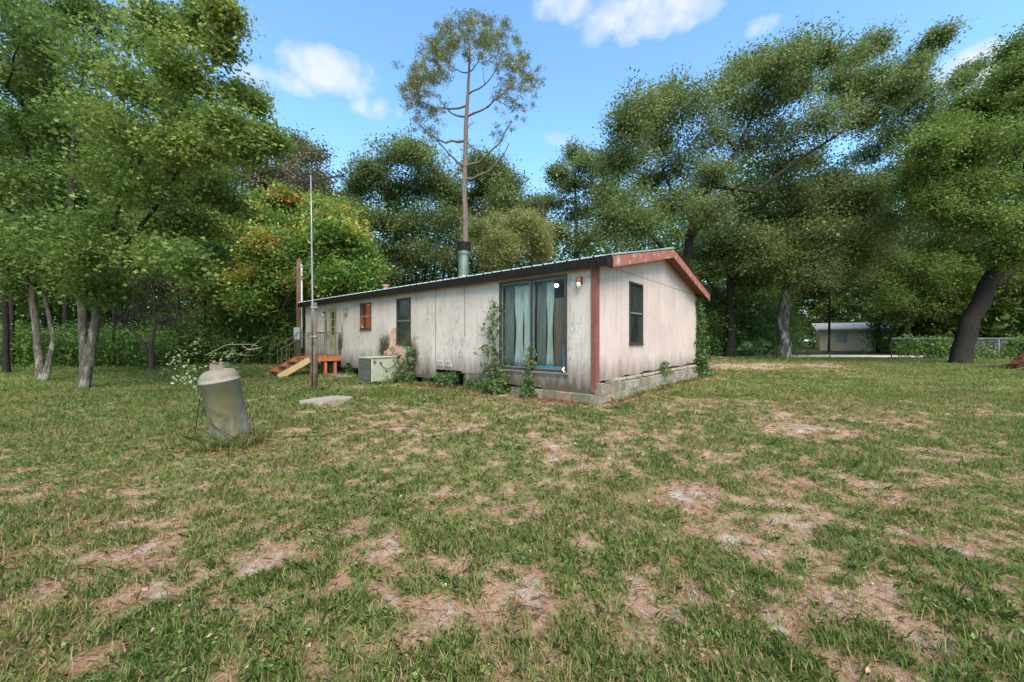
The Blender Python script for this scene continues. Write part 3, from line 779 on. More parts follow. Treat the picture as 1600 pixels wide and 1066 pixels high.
# wall lamps, vents, access panel, patch
def wall_lamp(x, z, big=1.0):
    pl = MB(); pl.box(x - .055 * big, x + .055 * big, -.045, -.018, z - .02, z + .14 * big)
    o = pl.build('wall_lamp', M_RED if big > .9 else M_FRAME, home, bevel=.005)
    MB().tube([(x, -.045, z + .11 * big), (x, -.12 * big, z + .09 * big), (x, -.13 * big, z + .02)], [.035 * big, .06 * big, .066 * big], 12).build('shade', M_RED if big > .9 else M_FRAME, o)
    MB().tube([(x, -.13 * big, z + .02), (x, -.13 * big, z - .04 * big), (x, -.13 * big, z - .12 * big)], [.045 * big, .056 * big, .03 * big], 12).build('bulb_jar', plain('frosted_glass', (.7, .68, .55), (.5, .48, .4), 9, .3), o, smooth=True)
wall_lamp(-.33, 2.54, .95); wall_lamp(-12.35, 2.42, .7)
mb = MB(); mb.box(-10.6, -10.42, -.12, -.0185, 2.33, 2.53); mb.box(-10.62, -10.40, -.14, -.0184, 2.53, 2.55); mb.build('wall_vent', plain('aged_vent', (.3, .24, .18), (.15, .12, .09), 9, .8), home)
M_VENT = plain('painted_vent', (.45, .42, .37), (.28, .25, .21), 10, .8)
for x in (-4.98, -4.62):
    o = MB().box(x - .14, x + .14, -.035, -.0185, .56, .74).build('vent_grille', M_VENT, home)
    for k in range(5): MB().hexa([(x - .12, -.048, .585 + k * .03), (x + .12, -.048, .585 + k * .03), (x + .12, -.0352, .577 + k * .03), (x - .12, -.0352, .577 + k * .03), (x - .12, -.05, .59 + k * .03), (x + .12, -.05, .59 + k * .03), (x + .12, -.0352, .597 + k * .03), (x - .12, -.0352, .597 + k * .03)]).build('slat', M_VENT, o)
mb = MB(); mb.box(-4.0, -3.2, -.034, -.026, .42, 1.42); mb.build('access_panel', M_LONG, home)
for (z, x0, x1) in ((2.0, -5.1, -4.0), (1.0, -5.1, -4.0)): pass
def ragged(cx, cz, pts, y, m, name, par=home):
    P = [(cx + a, y, cz + b) for a, b in pts]; n = len(P)
    Q = [(p[0], y + .006, p[2]) for p in P]
    return MB().add(P + Q, [tuple(range(n))] + [(i, i + n, (i + 1) % n + n, (i + 1) % n) for i in range(n)]).build(name, m, par)
pp = [(-7.95, .75), (-7.9, .95), (-7.72, 1.0), (-7.6, 1.12), (-7.55, 1.35), (-7.5, 1.6), (-7.45, 1.72), (-7.2, 1.74), (-7.21, 1.25), (-7.05, 1.12), (-6.95, 1.17), (-6.8, 1.0), (-6.7, .75), (-6.9, .6), (-7.4, .55)]
pr = []
for i in range(len(pp)):
    a, b = Vector((*pp[i], 0)), Vector((*pp[(i + 1) % len(pp)], 0))
    for k in range(4):
        q = a.lerp(b, k / 4); pr.append((q.x + random.uniform(-.015, .015), q.y + random.uniform(-.015, .015)))
pr = [(a, b) for a, b in pr]
ragged(0, 0, pr, -.034, plain('bare_pink_board', (.48, .30, .22), (.40, .23, .16), 4, .9, c=(.2, .14, .1)), 'peeled_patch')
# seams: narrow battens at some sheet joints
for x in (-3.94, -5.18):
    MB().box(x - .008, x + .008, -.0275, -.0185, .6, 2.82).build('seam_batten', plain('seam', (.2, .17, .13), (.12, .1, .08), 8, .9), home)

# block footing: every block is a part
BM = [plain('block_grey', (.235, .205, .16), (.11, .10, .07), 3, .95, c=(.085, .09, .045)), plain('block_green', (.16, .15, .09), (.085, .085, .045), 3, .95, c=(.20, .17, .12)),
      plain('block_pink', (.26, .165, .11), (.15, .095, .065), 3, .95, c=(.10, .09, .05)), plain('block_pale', (.30, .26, .205), (.16, .14, .10), 3, .95, c=(.09, .09, .045))]
blk = MB().box(-.5, .5, -.5, .5, -.5, .5)
bproto = {}
def block(x, y, z, lx, ly, lz, mi, rot=0):
    if mi not in bproto:
        b2 = MB().box(-.5, .5, -.5, .5, -.5, .5); bproto[mi] = b2.build('block', BM[mi], home, bevel=.012).data
        o = [q for q in home.children if q.data == bproto[mi]][0]
    else:
        o = bpy.data.objects.new('block', bproto[mi]); COL.objects.link(o); o.parent = home
        md = o.modifiers.new('bevel', 'BEVEL'); md.width = .012; md.segments = 1; md.limit_method = 'ANGLE'
    o.location = (x, y, z); o.scale = (lx, ly, lz); o.rotation_euler = (random.uniform(-.01, .01), random.uniform(-.015, .015), rot + random.uniform(-.02, .02))
# gable footing
y = -.12; k = 0
while y < WID:
    lz = .19; block(.035 + random.uniform(-.012, .012), y + .2, .065, .19, .39, lz, random.choice([0, 3, 1, 0])); y += .40
y = -.02
seq = [(.19, 0), (.30, 2), (.20, 0), (.20, 1), (.20, 0), (.20, 1), (.40, 3), (.40, 3), (.20, 1), (.40, 2), (.2, 0), (.40, 3), (.40, 3), (.4, 0), (.4, 3), (.4, 2), (.4, 3), (.4, 0), (.4, 3), (.4, 0), (.4, 3)]
for (ln, mi) in seq:
    if y + ln > WID + .05: break
    h = .19 if ln > .25 else random.choice([.19, .25])
    if not (.18 < y < .25 and False):
        block(.03 + random.uniform(-.015, .02), y + ln / 2, .165 + h / 2, .19, ln - .012, h, mi, random.uniform(-.03, .03))
    y += ln
y = .75
for (ln, gap) in ((.7, .1), (.9, .15), (.8, .1), (.6, .25), (1.1, .1), (.9, .2), (.9, .1)):
    MB().box(.0, .045, y, y + ln, .385 + random.uniform(-.01, .01), .45).build('filler_board', plain('filler_wood', (.36, .30, .23), (.2, .17, .12), 8, .9), home); y += ln + gap
# long-side footing
x = -.02
for (ln, mi, yo) in ((.45, 1, -.10), (.40, 2, -.10), (.40, 1, -.02), (.35, 3, 0.02), (.3, 1, .06), (.4, 0, .1)):
    block(x - ln / 2, yo + .02, .085, ln - .015, .19, .19, mi, random.uniform(-.04, .04)); x -= ln + .005
for x in (-4.1, -5.0, -6.0, -8.3, -9.6, -10.9, -12.4, -13.8):
    for z in (.08, .28): block(x, .35, z, .4, .2, .19, 0)
# chassis rail under the home
MB().box(-LEN + .1, -.2, .3, .4, .36, .44).build('chassis_rail', M_BLACK, home)

# roof flue
fy, fx = 1.5, -5.62; fz = roofz(fy)
fl = MB(); fl.lathe([(.17, fz - .1), (.17, fz + .95)], 20)
for i, v in enumerate(fl.v): fl.v[i] = (v[0] + fx, v[1] + fy, v[2])
flue = fl.build('flue', plain('green_flue_metal', (.14, .18, .14), (.09, .12, .09), 5, .5, .4), home, smooth=False)
for (r0, r1, z0, z1, nm, mt) in ((.235, .235, .90, 1.17, 'flue_cap', M_BLACK), (.20, .20, .78, .895, 'flue_collar', plain('green_flue_metal', (1, 1, 1))), (.21, .18, -.02, .08, 'flashing', plain('green_flue_metal', (1, 1, 1)))):
    q = MB().lathe([(r0, fz + z0), (r1, fz + z1)], 20)
    for i, v in enumerate(q.v): q.v[i] = (v[0] + fx, v[1] + fy, v[2])
    q.build(nm, mt, flue)
q = MB().lathe([(.09, 0), (.09, .14), (.14, .15), (.14, .2)], 12)
for i, v in enumerate(q.v): q.v[i] = (v[0] - 10.1, v[1] + 1.4, v[2] + roofz(1.4))
q.build('roof_vent', plain('rusty_pink_vent', (.45, .25, .2), (.3, .17, .13), 8, .8), home)

# curtains and lamp seen through the glass
def curtain(name, x0, x1, y, z0, z1, m, label, wave=.06, nfold=7, pinch=0):
    root = hloc((x0 + x1) / 2, y, z0); mb = MB(); nx, nz_ = 48, 10
    for j in range(nz_ + 1):
        for i in range(nx + 1):
            u = i / nx; v = j / nz_
            xc = (x0 + x1) / 2; half = (x1 - x0) / 2 * (1 - pinch * math.sin(math.pi * min(1, v * 1.2)) * .6)
            x = xc + (u * 2 - 1) * half
            mb.v.append((x, y + wave * math.sin(u * nfold * 2 * math.pi + v * .8) * (.5 + .5 * (1 - v)), z0 + (z1 - z0) * v))
    for j in range(nz_):
        for i in range(nx):
            a = j * (nx + 1) + i; mb.f.append((a, a + 1, a + nx + 2, a + nx + 1))
    mb.v = [tuple(Vector(v) - Vector(((x0 + x1) / 2, y, z0))) for v in mb.v]
    o = mb.build(name, m, None, smooth=True); o.location = root; o.rotation_euler = (0, 0, HROT)
    sol = o.modifiers.new('thick', 'SOLIDIFY'); sol.thickness = .004
    tag(o, label=label, cat='curtain', group='curtains behind the sliding door'); return o
M_C1 = plain('pale_sheer', (.75, .77, .72), (.42, .47, .44), 3, .8, stretch=(5, 5, .5))
M_C2 = plain('teal_drape', (.24, .25, .225), (.12, .13, .12), 3, .8, stretch=(5, 5, .5))
M_C3 = plain('brown_drape', (.24, .15, .10), (.17, .11, .08), 3, .8, stretch=(5, 5, .5))
curtain('curtain', -2.62, -2.30, .12, .66, 2.72, M_C2, 'teal curtain at the left edge of the sliding door', .03, 4)
curtain('curtain', -2.36, -1.98, .17, .66, 2.72, M_C1, 'white sheer curtain pinched in behind the left pane of the sliding door', .03, 4, .75)
curtain('curtain', -2.02, -1.66, .14, .66, 2.72, M_C1, 'pale curtain beside the middle stile of the sliding door', .03, 3, .3)
curtain('curtain', -1.60, -1.34, .13, .66, 2.72, M_C2, 'teal curtain just right of the middle stile of the sliding door', .03, 3)
curtain('curtain', -1.36, -1.12, .15, .66, 2.72, M_C1, 'torn white curtain strip behind the right pane of the sliding door', .03, 3, .7)
curtain('curtain', -1.16, -.76, .2, .66, 2.30, M_C3, 'brown curtain at the right edge of the sliding door', .03, 4)
m, nt, p = new_mat('lit_lamp'); p.inputs['Emission Color'].default_value = (1, .95, .85, 1); p.inputs['Emission Strength'].default_value = 1.6; p.inputs['Base Color'].default_value = (.9, .9, .9, 1)
lamp = empty('ceiling_lamp', hloc(-1.75, 1.2, 2.82), HROT, label='lit round lamp glowing inside behind the sliding door', cat='lamp')
MB().lathe([(.04, -.02), (.06, -.04), (.065, -.07), (.045, -.10), (.02, -.115)], 16).build('lamp_shade', m, lamp, smooth=True)
MB().lathe([(.08, 0), (.08, -.02)], 16).build('canopy', M_FRAME, lamp)
m, nt, p = new_mat('lit_bulb_warm'); p.inputs['Emission Color'].default_value = (1, .45, .16, 1); p.inputs['Emission Strength'].default_value = 130
l2 = empty('table_lamp', hloc(-9.2, .45, 1.35), HROT, label='warm lit lamp inside the small window beside the entry door', cat='lamp')
MB().lathe([(.07, 0), (.02, .05), (.02, .15)], 12).build('lamp_base', M_FRAME, l2)
MB().lathe([(.12, .15), (.08, .33)], 16).build('lamp_shade', m, l2)
tb = empty('side_table', hloc(-9.2, .45, .56), HROT, label='small table inside under the lamp by the small window', cat='table')
MB().box(-.2, .2, -.18, .18, .75, .788).build('table_top', M_WOODD, tb)
for sx in (-.17, .17):
    for sy in (-.15, .15): MB().box(sx - .02, sx + .02, sy - .02, sy + .02, 0, .749).build('leg', M_WOODD, tb)

# ------------------------------------------------------------------ AC unit
ac = empty('air_conditioner', hloc(-7.3, -.62, 0), HROT + R(8), label='large pale green boxy air conditioner standing against the long wall', cat='air conditioner')
M_AC = plain('faded_green_metal', (.36, .37, .28), (.28, .30, .22), 3, .6, .1, c=(.22, .18, .11))
MB().box(-.31, .31, -.5, .56, .04, .77).build('cabinet', M_AC, ac, bevel=.008)
MB().box(-.335, .335, -.525, .585, .772, .805).build('lid', M_AC, ac, bevel=.006)
g = MB().box(-.29, .29, -.512, -.502, .08, .74).build('side_grille', M_BLACK, ac)
for k in range(14): MB().box(-.27 + k * .0405, -.255 + k * .0405, -.53, -.513, .1, .72).build('slat', plain('grille_slat', (.10, .11, .09), (.06, .06, .05), 8, .6), g)
MB().box(.312, .32, -.15, .2, .08, .70).build('service_panel', M_AC, ac, bevel=.003)
MB().tube([(.33, -.17, .60), (.36, -.12, .5), (.37, 0, .44), (.37, .15, .43), (.37, .3, .5), (.36, .42, .62), (.34, .5, .74)], .009, 6).build('hose', M_BLACK, ac, smooth=True)
for (yy, zz) in ((-.17, .62), (-.4, .66), (.05, .35)): MB().box(.312, .335, yy - .03, yy + .03, zz - .03, zz + .03).build('fitting', M_WOODD, ac)
MB().box(-.42, .42, -.62, .62, -.05, .035).build('pad', BM[0], ac)

# hanging pot by the AC
o = MB().lathe([(.045, 0), (.07, .16), (.078, .165), (.078, .18)], 14)
pot = o.build('bucket', plain('white_plastic', (.60, .60, .52), (.45, .45, .36), 6, .6), None)
pot.location = hloc(-6.28, -.12, .62); tag(pot, label='small pale plastic bucket hanging on the wall by the air conditioner', cat='bucket')
nail = MB().tube([(0, .1, .3), (0, 0, .3), (-.075, 0, .18)], .005, 5); nail.tube([(0, 0, .3), (.075, 0, .18)], .005, 5); nail.build('wire_handle', M_FRAME, pot)

# ------------------------------------------------------------------ porch and steps
M_OR = plain('orange_stained_wood', (.42, .13, .045), (.27, .08, .028), 5, .7, stretch=(1, 1, 1))
M_YW = plain('raw_yellow_wood', (.50, .36, .17), (.42, .29, .13), 5, .75)
pch = empty('porch_steps', hloc(-11.5, -.7, .05), HROT, label='orange stained wooden porch with steps at the entry door', cat='porch')
def pl(x, y, z): return (x + 11.5, y + .7, z - .05)
def pbox(x0, x1, y0, y1, z0, z1): return MB().box(x0 + 11.5, x1 + 11.5, y0 + .7, y1 + .7, z0 - .05, z1 - .05)
for k in range(8): pbox(-12.2, -10.9, -1.2 + k * .146, -1.2 + k * .146 + .138, .68, .715).build('deck_board', M_OR, pch)
pbox(-10.94, -10.90, -1.2, -.04, .535, .677).build('rim_joist', M_OR, pch); pbox(-12.2, -10.941, -1.235, -1.201, .535, .677).build('rim_joist', M_OR, pch); pbox(-12.24, -12.2, -1.2, -.04, .535, .677).build('rim_joist', M_OR, pch)
for (x, y) in ((-10.99, -1.12), (-10.99, -.62), (-10.99, -.25), (-12.12, -1.12), (-12.12, -.25)): pbox(x - .045, x + .045, y - .045, y + .045, -.1, .679).build('post', M_OR, pch)
MB().beam(pl(-10.93, -1.22, .62), pl(-10.93, -2.25, .04), .04, .20).build('stringer', M_YW, pch)
MB().beam(pl(-12.05, -1.22, .62), pl(-12.05, -2.25, .04), .04, .20).build('stringer', M_OR, pch)
for k in range(3):
    y = -1.45 - k * .29; z = .56 - k * .165
    pbox(-12.08, -10.95, y - .15, y + .12, z - .035, z).build('tread', M_OR, pch)
M_RAIL = plain('brown_iron_rail', (.13, .08, .06), (.08, .05, .04), 8, .6, .3)
for (x) in (-10.93, -12.18):
    r = MB().beam(pl(x, -1.2, 1.62), pl(x, -.1, 1.62), .03, .03); r.beam(pl(x, -1.2, .80), pl(x, -.1, .80), .02, .02)
    ro = r.build('handrail', M_RAIL, pch)
    for k in range(8): 
        y = -1.2 + k * .155; MB().beam(pl(x, y, .72), pl(x, y, 1.61), .016, .016, (0, 1, 0)).build('baluster', M_RAIL, ro)
for x in (-10.93, -12.05):
    ro = MB().beam(pl(x, -1.2, 1.55), pl(x, -2.2, 1.02), .03, .03).build('handrail', M_RAIL, pch)
    for y in (-1.3, -1.6, -1.9, -2.15):
        zt = 1.55 + (y + 1.2) * .53; MB().beam(pl(x, y, .55 + (y + 1.2) * .56), pl(x, y, zt), .018, .018, (0, 1, 0)).build('baluster', M_RAIL, ro)
# landing slab and mat near the steps
def slabthing(name, cx, cy, lx, ly, h, rz, m, label, cat, zoff=0):
    mb = MB(); n = 18; top = []; 
    for k in range(n):
        a = 2 * math.pi * k / n; c, s_ = math.cos(a), math.sin(a)
        q = 1 / max(abs(c), abs(s_)); q = min(q, 1.25) * random.uniform(.95, 1.03)
        top.append((c * q * lx / 2, s_ * q * ly / 2))
    mb.add([(a, b, h) for a, b in top] + [(a * 1.02, b * 1.02, -.1) for a, b in top], [tuple(range(n))] + [(i, i + n, (i + 1) % n + n, (i + 1) % n) for i in range(n)])
    o = mb.build(name, m, None); o.location = (cx, cy, gs(cx, cy) + zoff); o.rotation_euler = (0, 0, rz); return tag(o, label=label, cat=cat)
p_ = gnd(511, CAMH * F / (627 - 533)); slabthing('concrete_pad', p_.x, p_.y, .72, .95, .05, R(-25), plain('old_concrete', (.27, .22, .18), (.18, .15, .12), 5, .95), 'low concrete pad lying in the lawn in front of the antenna post', 'concrete pad')
p_ = hloc(-10.0, -.45); slabthing('stepping_slab', p_.x, p_.y, 1.3, .7, .04, HROT, BM[3], 'flat concrete slab on the ground between the porch and air conditioner', 'slab')
p_ = hloc(-10.4, -.55); slabthing('door_mat', p_.x, p_.y, .6, .4, .05, HROT, plain('purple_mat', (.30, .10, .20), (.2, .07, .14), 9, .95), 'faded purple mat lying beside the porch', 'mat', .006)

# ------------------------------------------------------------------ posts and antenna
def gp(px, py): 
    Y = CAMH * F / (py - 533); x = (px - 800) / F * Y; return Vector((x, Y, gs(x, Y)))
b = gp(491, 611)
ant = empty('antenna_mast', b, label='thin metal television antenna mast clamped to a wooden post', cat='antenna')
MB().tube([(0, 0, -.2), (.005, 0, 1), (-.01, 0, 2.3)], [.085, .08, .075], 10, jit=.03).build('post', bark_mat('weathered_post', (.12, .09, .06), (.26, .21, .14)), ant, smooth=True)
M_GALV = plain('galvanised_pipe', (.30, .33, .33), (.2, .22, .22), 7, .45, .5)
MB().tube([(.0, -.075, 1.2), (-.01, -.07, 2.3), (-.05, -.03, 3.9), (-.09, .0, 5.62)], [.026, .024, .02, .018], 8).build('pole', M_GALV, ant, smooth=True)
for z in (1.4, 2.15): MB().tube([(-.0, 0, z), (0, 0, z + .04)], .1, 10).build('clamp', M_GALV, ant)
MB().tube([(-.07, 0, 3.95), (-.07, 0, 4.05)], .035, 8).build('clamp', M_GALV, ant)
bo = MB().beam((-.85, .06, 5.45), (.75, .0, 5.60), .045, .045).build('boom', M_FRAME, ant)
for k in range(12):
    t = k / 11; c = Vector((-.85, .06, 5.45)).lerp(Vector((.75, 0, 5.60)), t); ln = .75 - .5 * t
    MB().beam(c + Vector((-.02 * ln, -ln, .02)), c + Vector((.02 * ln, ln, .02)), .022, .022).build('element', M_FRAME, bo)
MB().tube([(0, -.09, 0.1), (.0, -.1, 1.0), (0, -.08, 2.2)], .01, 5).build('cable', M_BLACK, ant)
MB().tube([(-.06, -.02, 4.1), tuple(at(478, 478, 14.5) - b)], .006, 4).build('stay_wire', M_FRAME, ant)
# guy wire to ground on left
g1 = MB().tube([(-.06, 0, 3.6), tuple(gp(392, 577) + Vector((0, 0, .02)) - b)], .006, 4).build('guy_wire', M_GALV, ant)

up = hloc(-14.9, -.1); up = Vector((up.x, up.y, gs(up.x, up.y)))
# utility post just beyond the far corner
up = at(468, 560, 17.6); up.z = gs(up.x, up.y)
ut = empty('utility_post', up, label='brown wooden utility post with white conduit beyond the far house corner', cat='post')
MB().tube([(0, 0, -.2), (0, 0, 2.6), (-.02, 0, 4.95)], [.14, .13, .11], 10).build('post', bark_mat('red_post', (.12, .06, .04), (.22, .13, .09)), ut, smooth=True)
MB().tube([(.16, -.08, .9), (.15, -.08, 3), (.14, -.08, 4.6), (.1, -.05, 4.75), (.2, -.1, 4.62)], .04, 8).build('conduit', plain('white_conduit', (.6, .6, .56), (.45, .45, .4), 5, .5), ut, smooth=True)
MB().box(-.14, .14, -.24, -.13, 1.3, 1.85).build('meter_box', plain('grey_box', (.3, .31, .3), (.2, .2, .2), 5, .6), ut, bevel=.01)
MB().tube([(.1, -.1, 4.6), (-.1, -.2, 4.2), (-.25, -.3, 4.35)], .01, 5).build('service_loop', M_BLACK, ut)

# ------------------------------------------------------------------ propane tank
tb_ = Vector((-3.62, 4.97, 0)); tb_.z = gs(tb_.x, tb_.y)
tk = empty('propane_tank', tb_, label='upright leaning grey propane tank with algae stains on the lawn', cat='gas tank')
tk.rotation_euler = (R(3), R(-8.5), R(20)); tk.scale = (.85, .85, .95)
def tank_mat():
    m, nt, p = new_mat('tank_paint'); v = objvec(nt)
    s_ = nt.nodes.new('ShaderNodeSeparateXYZ'); nt.links.new(v, s_.inputs[0])
    col = mix(nt, ramp(nt, noise(nt, v, 5, 6, .7), [(.35, 0.0), (.65, 1.0)]), (.24, .235, .18), (.14, .138, .10))
    g = ramp(nt, noise(nt, v, 4.5, 6, .7, (1.2, 1.2, .35), .5), [(.30, 0.1), (.58, 1.0)])
    ang = ramp(nt, mth(nt, 'ADD', mth(nt, 'MULTIPLY', s_.outputs['X'], -1.6), mth(nt, 'ADD', .5, mth(nt, 'MULTIPLY', s_.outputs['Y'], -.6))), [(.12, 0.0), (.36, 1.0)])
    zr = ramp(nt, s_.outputs['Z'], [(0, .4), (.3, .9), (.75, 1.0), (.88, 0.0)])
    col = mix(nt, mth(nt, 'MULTIPLY', mth(nt, 'MULTIPLY', g, ang), zr), col, (.15, .13, .05))
    zr2 = ramp(nt, s_.outputs['Z'], [(.03, .2), (.12, 1.0), (.45, .9), (.6, 0.0)])
    col = mix(nt, mth(nt, 'MULTIPLY', mth(nt, 'MULTIPLY', ramp(nt, noise(nt, v, 3, 6, .7, None, .6), [(.36, 0.0), (.60, 1.0)]), zr2), ang), col, (.055, .042, .024))
    zt = ramp(nt, s_.outputs['Z'], [(.84, 0.0), (.9, 1.0)])
    col = mix(nt, mth(nt, 'MULTIPLY', zt, ramp(nt, noise(nt, v, 12, 6, .8), [(.36, 0.1), (.56, .9)])), col, (.15, .105, .075))
    nt.links.new(col, p.inputs['Base Color']); p.inputs['Roughness'].default_value = .7; p.inputs['Metallic'].default_value = 0
    bump(nt, p, noise(nt, v, 25, 5, .7), .3, .004); return m
M_TANK = tank_mat()
prof = [(.215, .045), (.235, .06), (.243, .10), (.245, .2), (.245, .84), (.256, .842), (.256, .866), (.242, .872), (.24, .91), (.222, .955), (.19, .985), (.14, 1.005), (.07, 1.015), (.02, 1.018)]
tbod = MB().lathe(prof, 40).build('tank_body', M_TANK, tk, smooth=True)
MB().lathe([(.205, -.05), (.205, .044), (.19, .044), (.19, -.05)], 32).build('foot_ring', M_TANK, tk, smooth=False)
cl = MB(); n = 22
for k in range(n + 1):
    a = R(-150) + R(300) * k / n + R(10)
    for (r, z) in ((.10, 1.0), (.095, 1.085), (.088, 1.085), (.09, 1.0)): cl.v.append((r * math.cos(a), r * math.sin(a), z + (.0 if z < 1.05 else .02 * math.sin(k * .9))))
for k in range(n):
    for q in range(4): a0 = k * 4 + q; a1 = k * 4 + (q + 1) % 4; cl.f.append((a0, a1, a1 + 4, a0 + 4))
cl.f += [(0, 1, 2, 3), (n * 4 + 3, n * 4 + 2, n * 4 + 1, n * 4)]
cl.build('collar', M_TANK, tk)
MB().tube([(0, 0, 1.0), (0, 0, 1.09)], [.03, .02], 10).build('valve', plain('brass', (.4, .26, .12), (.2, .14, .08), 9, .4, .8), tk)
MB().tube([(-.04, 0, 1.05), (.05, 0, 1.05)], [.016, .016], 8).build('valve_port', plain('brass', (1, 1, 1)), tk)
MB().tube([(0, 0, 1.09), (0, 0, 1.105)], [.035, .035], 12).build('hand_wheel', M_RED, tk)
# wires hanging round the tank
wv = MB(); wv.tube([(-.24, -.1, .95), (-.285, -.16, .6), (-.30, -.2, .3), (-.31, -.22, 0.02)], .0045, 5)
wv.tube([(-.25, -.05, .9), (-.2, -.2, .45), (-.02, -.27, .25), (.2, -.25, .05), (.3, -.2, .01)], .0035, 5)
wv.tube([(.25, -.05, .4), (.33, -.1, .3), (.38, -.12, .1), (.45, -.2, .01)], .004, 5)
wv.tube([(-.1, -.26, .3), (.1, -.29, .2), (.34, -.26, .04), (.5, -.3, .01)], .0035, 5)
wo = wv.build('tangled_wire', M_BLACK, None, smooth=True); wo.location = tb_; tag(wo, label='thin black wires hanging round the propane tank', cat='wire')
pts = [gp(395, 685)]
for (x, y) in ((440, 684), (500, 683), (560, 672), (610, 668), (640, 668), (690, 684)): pts.append(gp(x, y))
cb = MB().tube([tuple(p + Vector((0, 0, .02 + .012 * math.sin(i * 3)))) for i, p in enumerate(pts)], .0045, 5).build('ground_cable', M_BLACK, None, smooth=True)
tag(cb, label='thin dark cable lying across the grass right of the propane tank', cat='cable')
mo = tb_ + Vector((0, 0, 0))

# ------------------------------------------------------------------ vines, shrubs and small plants
def plant(name, base, label, cat, stems, lsize, per, spread, m, group=None, lobes=True, droop=.3, upb=.3, bark=None, r=.008, vf=None):
    T = Tree(name, base, label, cat, group, bark or B_TWIG)
    for (e, n) in stems:
        pts = curve(base, e, .1, .12, 6); T.mb.tube(pts, [r * (1 - .12 * i) for i in range(7)], 4, cap=False)
        for j in range(n):
            t = random.uniform(.15, 1.05); i = min(int(t * 6), 5); T.spr.append(pts[i].lerp(pts[i + 1], t * 6 - i) + Vector((random.gauss(0, 1), random.gauss(0, 1), random.gauss(0, 1))) * spread * .8)
    T.nodes = [(base, .01)]
    return T.finish(m, lsize, per, spread, lobes, vf, upb, .8, droop)
G_VINE = leaf_mat('vine_leaf', [(0, (.03, .07, .015)), (.5, (.07, .14, .03)), (1, (.17, .22, .07))], .35)
G_PALE = leaf_mat('pale_leaf', [(0, (.10, .15, .05)), (.6, (.20, .26, .10)), (1, (.34, .38, .18))], .35)
def vine(x, z0, z1, wid, n, label, gable=False, lsize=.055, wfun=None):
    base = hloc(x, -.10, .0) if not gable else hloc(.12, x, 0)
    base.z = gs(base.x, base.y)
    T = Tree('climbing_vine', base, label, 'vine', None, B_TWIG)
    for k in range(7):
        tw = [Vector(base)]; zt = z0 + (z1 - z0) * random.uniform(.5, 1)
        for j in range(1, 9):
            z = zt * j / 8; off = random.gauss(0, wid * .5)
            q = hloc(x + off, -.045 - random.uniform(0, .03), z) if not gable else hloc(.06 + random.uniform(0, .05), x + off, z)
            tw.append(q)
        T.mb.tube(tw, [.009 - .0008 * j for j in range(9)], 4, cap=False)
    for k in range(n):
        t = random.random() ** 2.2; z = z0 + (z1 - z0) * t; ww = wid * (1 - .55 * t) if wfun is None else wfun(t)
        off = random.gauss(0, ww); d = abs(random.gauss(0, .05 + .12 * (1 - t)))
        q = hloc(x + off, -.06 - d, z) if not gable else hloc(.06 + d, x + off, z)
        T.spr.append(q)
    T.nodes = [(base, .01)]
    return T.finish(G_VINE, lsize, 5, .05, True, None, .1, .9, .8)
vine(-2.78, .05, 2.35, .24, 250, 'leafy green vine climbing beside the left edge of the sliding door')
vine(-1.62, .05, 1.15, .10, 90, 'thin vine climbing in front of the sliding door middle')
vine(7.85, .1, 3.05, .20, 420, 'green vine climbing the far corner of the gable wall', True, .07)
vine(3.9, .35, .75, .12, 25, 'small vine sprig on the gable block footing', True)
def low_plant(x, y, h, r, n, label, m=G_VINE, ls=.06, w=None):
    b = hloc(x, y) if w is None else w; b.z = gs(b.x, b.y) - .02
    st = [(b + Vector((random.gauss(0, r), random.gauss(0, r), h * random.uniform(.4, 1.1))), n) for _ in range(9)]
    return plant('small_shrub', b, label, 'plant', st, ls, 5, .05, m, lobes=True)
low_plant(-2.45, -.35, .6, .26, 9, 'bright green bush at the foot of the sliding door vine')
low_plant(-4.4, -.15, .45, .22, 8, 'green weed in the opening under the wall vents')
low_plant(-4.9, -.1, .40, .20, 8, 'small weed left of the skirt opening weeds')
low_plant(-3.6, -.15, .28, .16, 6, 'low weed under the access panel')
low_plant(-6.35, -.35, .55, .20, 9, 'dark bushy weed between air conditioner and wall')
low_plant(-6.65, -.5, .25, .15, 5, 'low dark weed in front of the air conditioner foot')
low_plant(-7.1, -.12, 1.05, .10, 5, 'spindly weed rising behind the air conditioner', ls=.07)
low_plant(-7.6, -.12, .98, .10, 5, 'weed showing over the left end of the air conditioner', ls=.07)
low_plant(-8.9, -.1, .3, .15, 5, 'weed under the small orange lit window')
low_plant(-10.3, .02, .42, .12, 6, 'weed in the skirting gap right of the porch')
low_plant(-6.3, -.06, 1.35, .08, 7, 'leafy stem on the wall under the tall window', ls=.07)
b = tb_ + Vector((-.5, .55, 0))
plant('small_shrub', b, 'pale leafy sapling spreading over the top of the propane tank', 'shrub',
      [(tb_ + Vector((dx, dy, dz)), 12) for dx, dy, dz in ((-.75, .3, 1.25), (-.95, .2, 1.05), (-.5, .3, 1.2), (-1.05, .35, 1.15), (-.25, .3, 1.22), (.1, .25, 1.2), (-.8, .1, .95), (-1.2, .3, .95), (-.6, .4, 1.0))], .04, 6, .05, G_PALE, lobes=False)
# bare branch lying on the tank
MBb = MB()
MBb.tube(curve((-.35, 0, 1.12), (.30, .05, 1.24), .1, .06), [.005, .005, .005, .004, .004, .003, .002], 5)
for _ in range(7):
    s0 = Vector((random.uniform(-.3, .28), 0, 1.19)); MBb.tube(curve(s0, s0 + Vector((random.uniform(-.15, .25), random.uniform(-.1, .1), random.uniform(-.12, .16))), 0, .15, 4), [.005, .004, .004, .003, .002], 4)
o = MBb.build('bare_branch', plain('bleached_twig', (.22, .18, .14), (.15, .12, .09), 6, .9), None); o.location = tb_; tag(o, label='bleached bare branch caught on top of the propane tank', cat='branch')
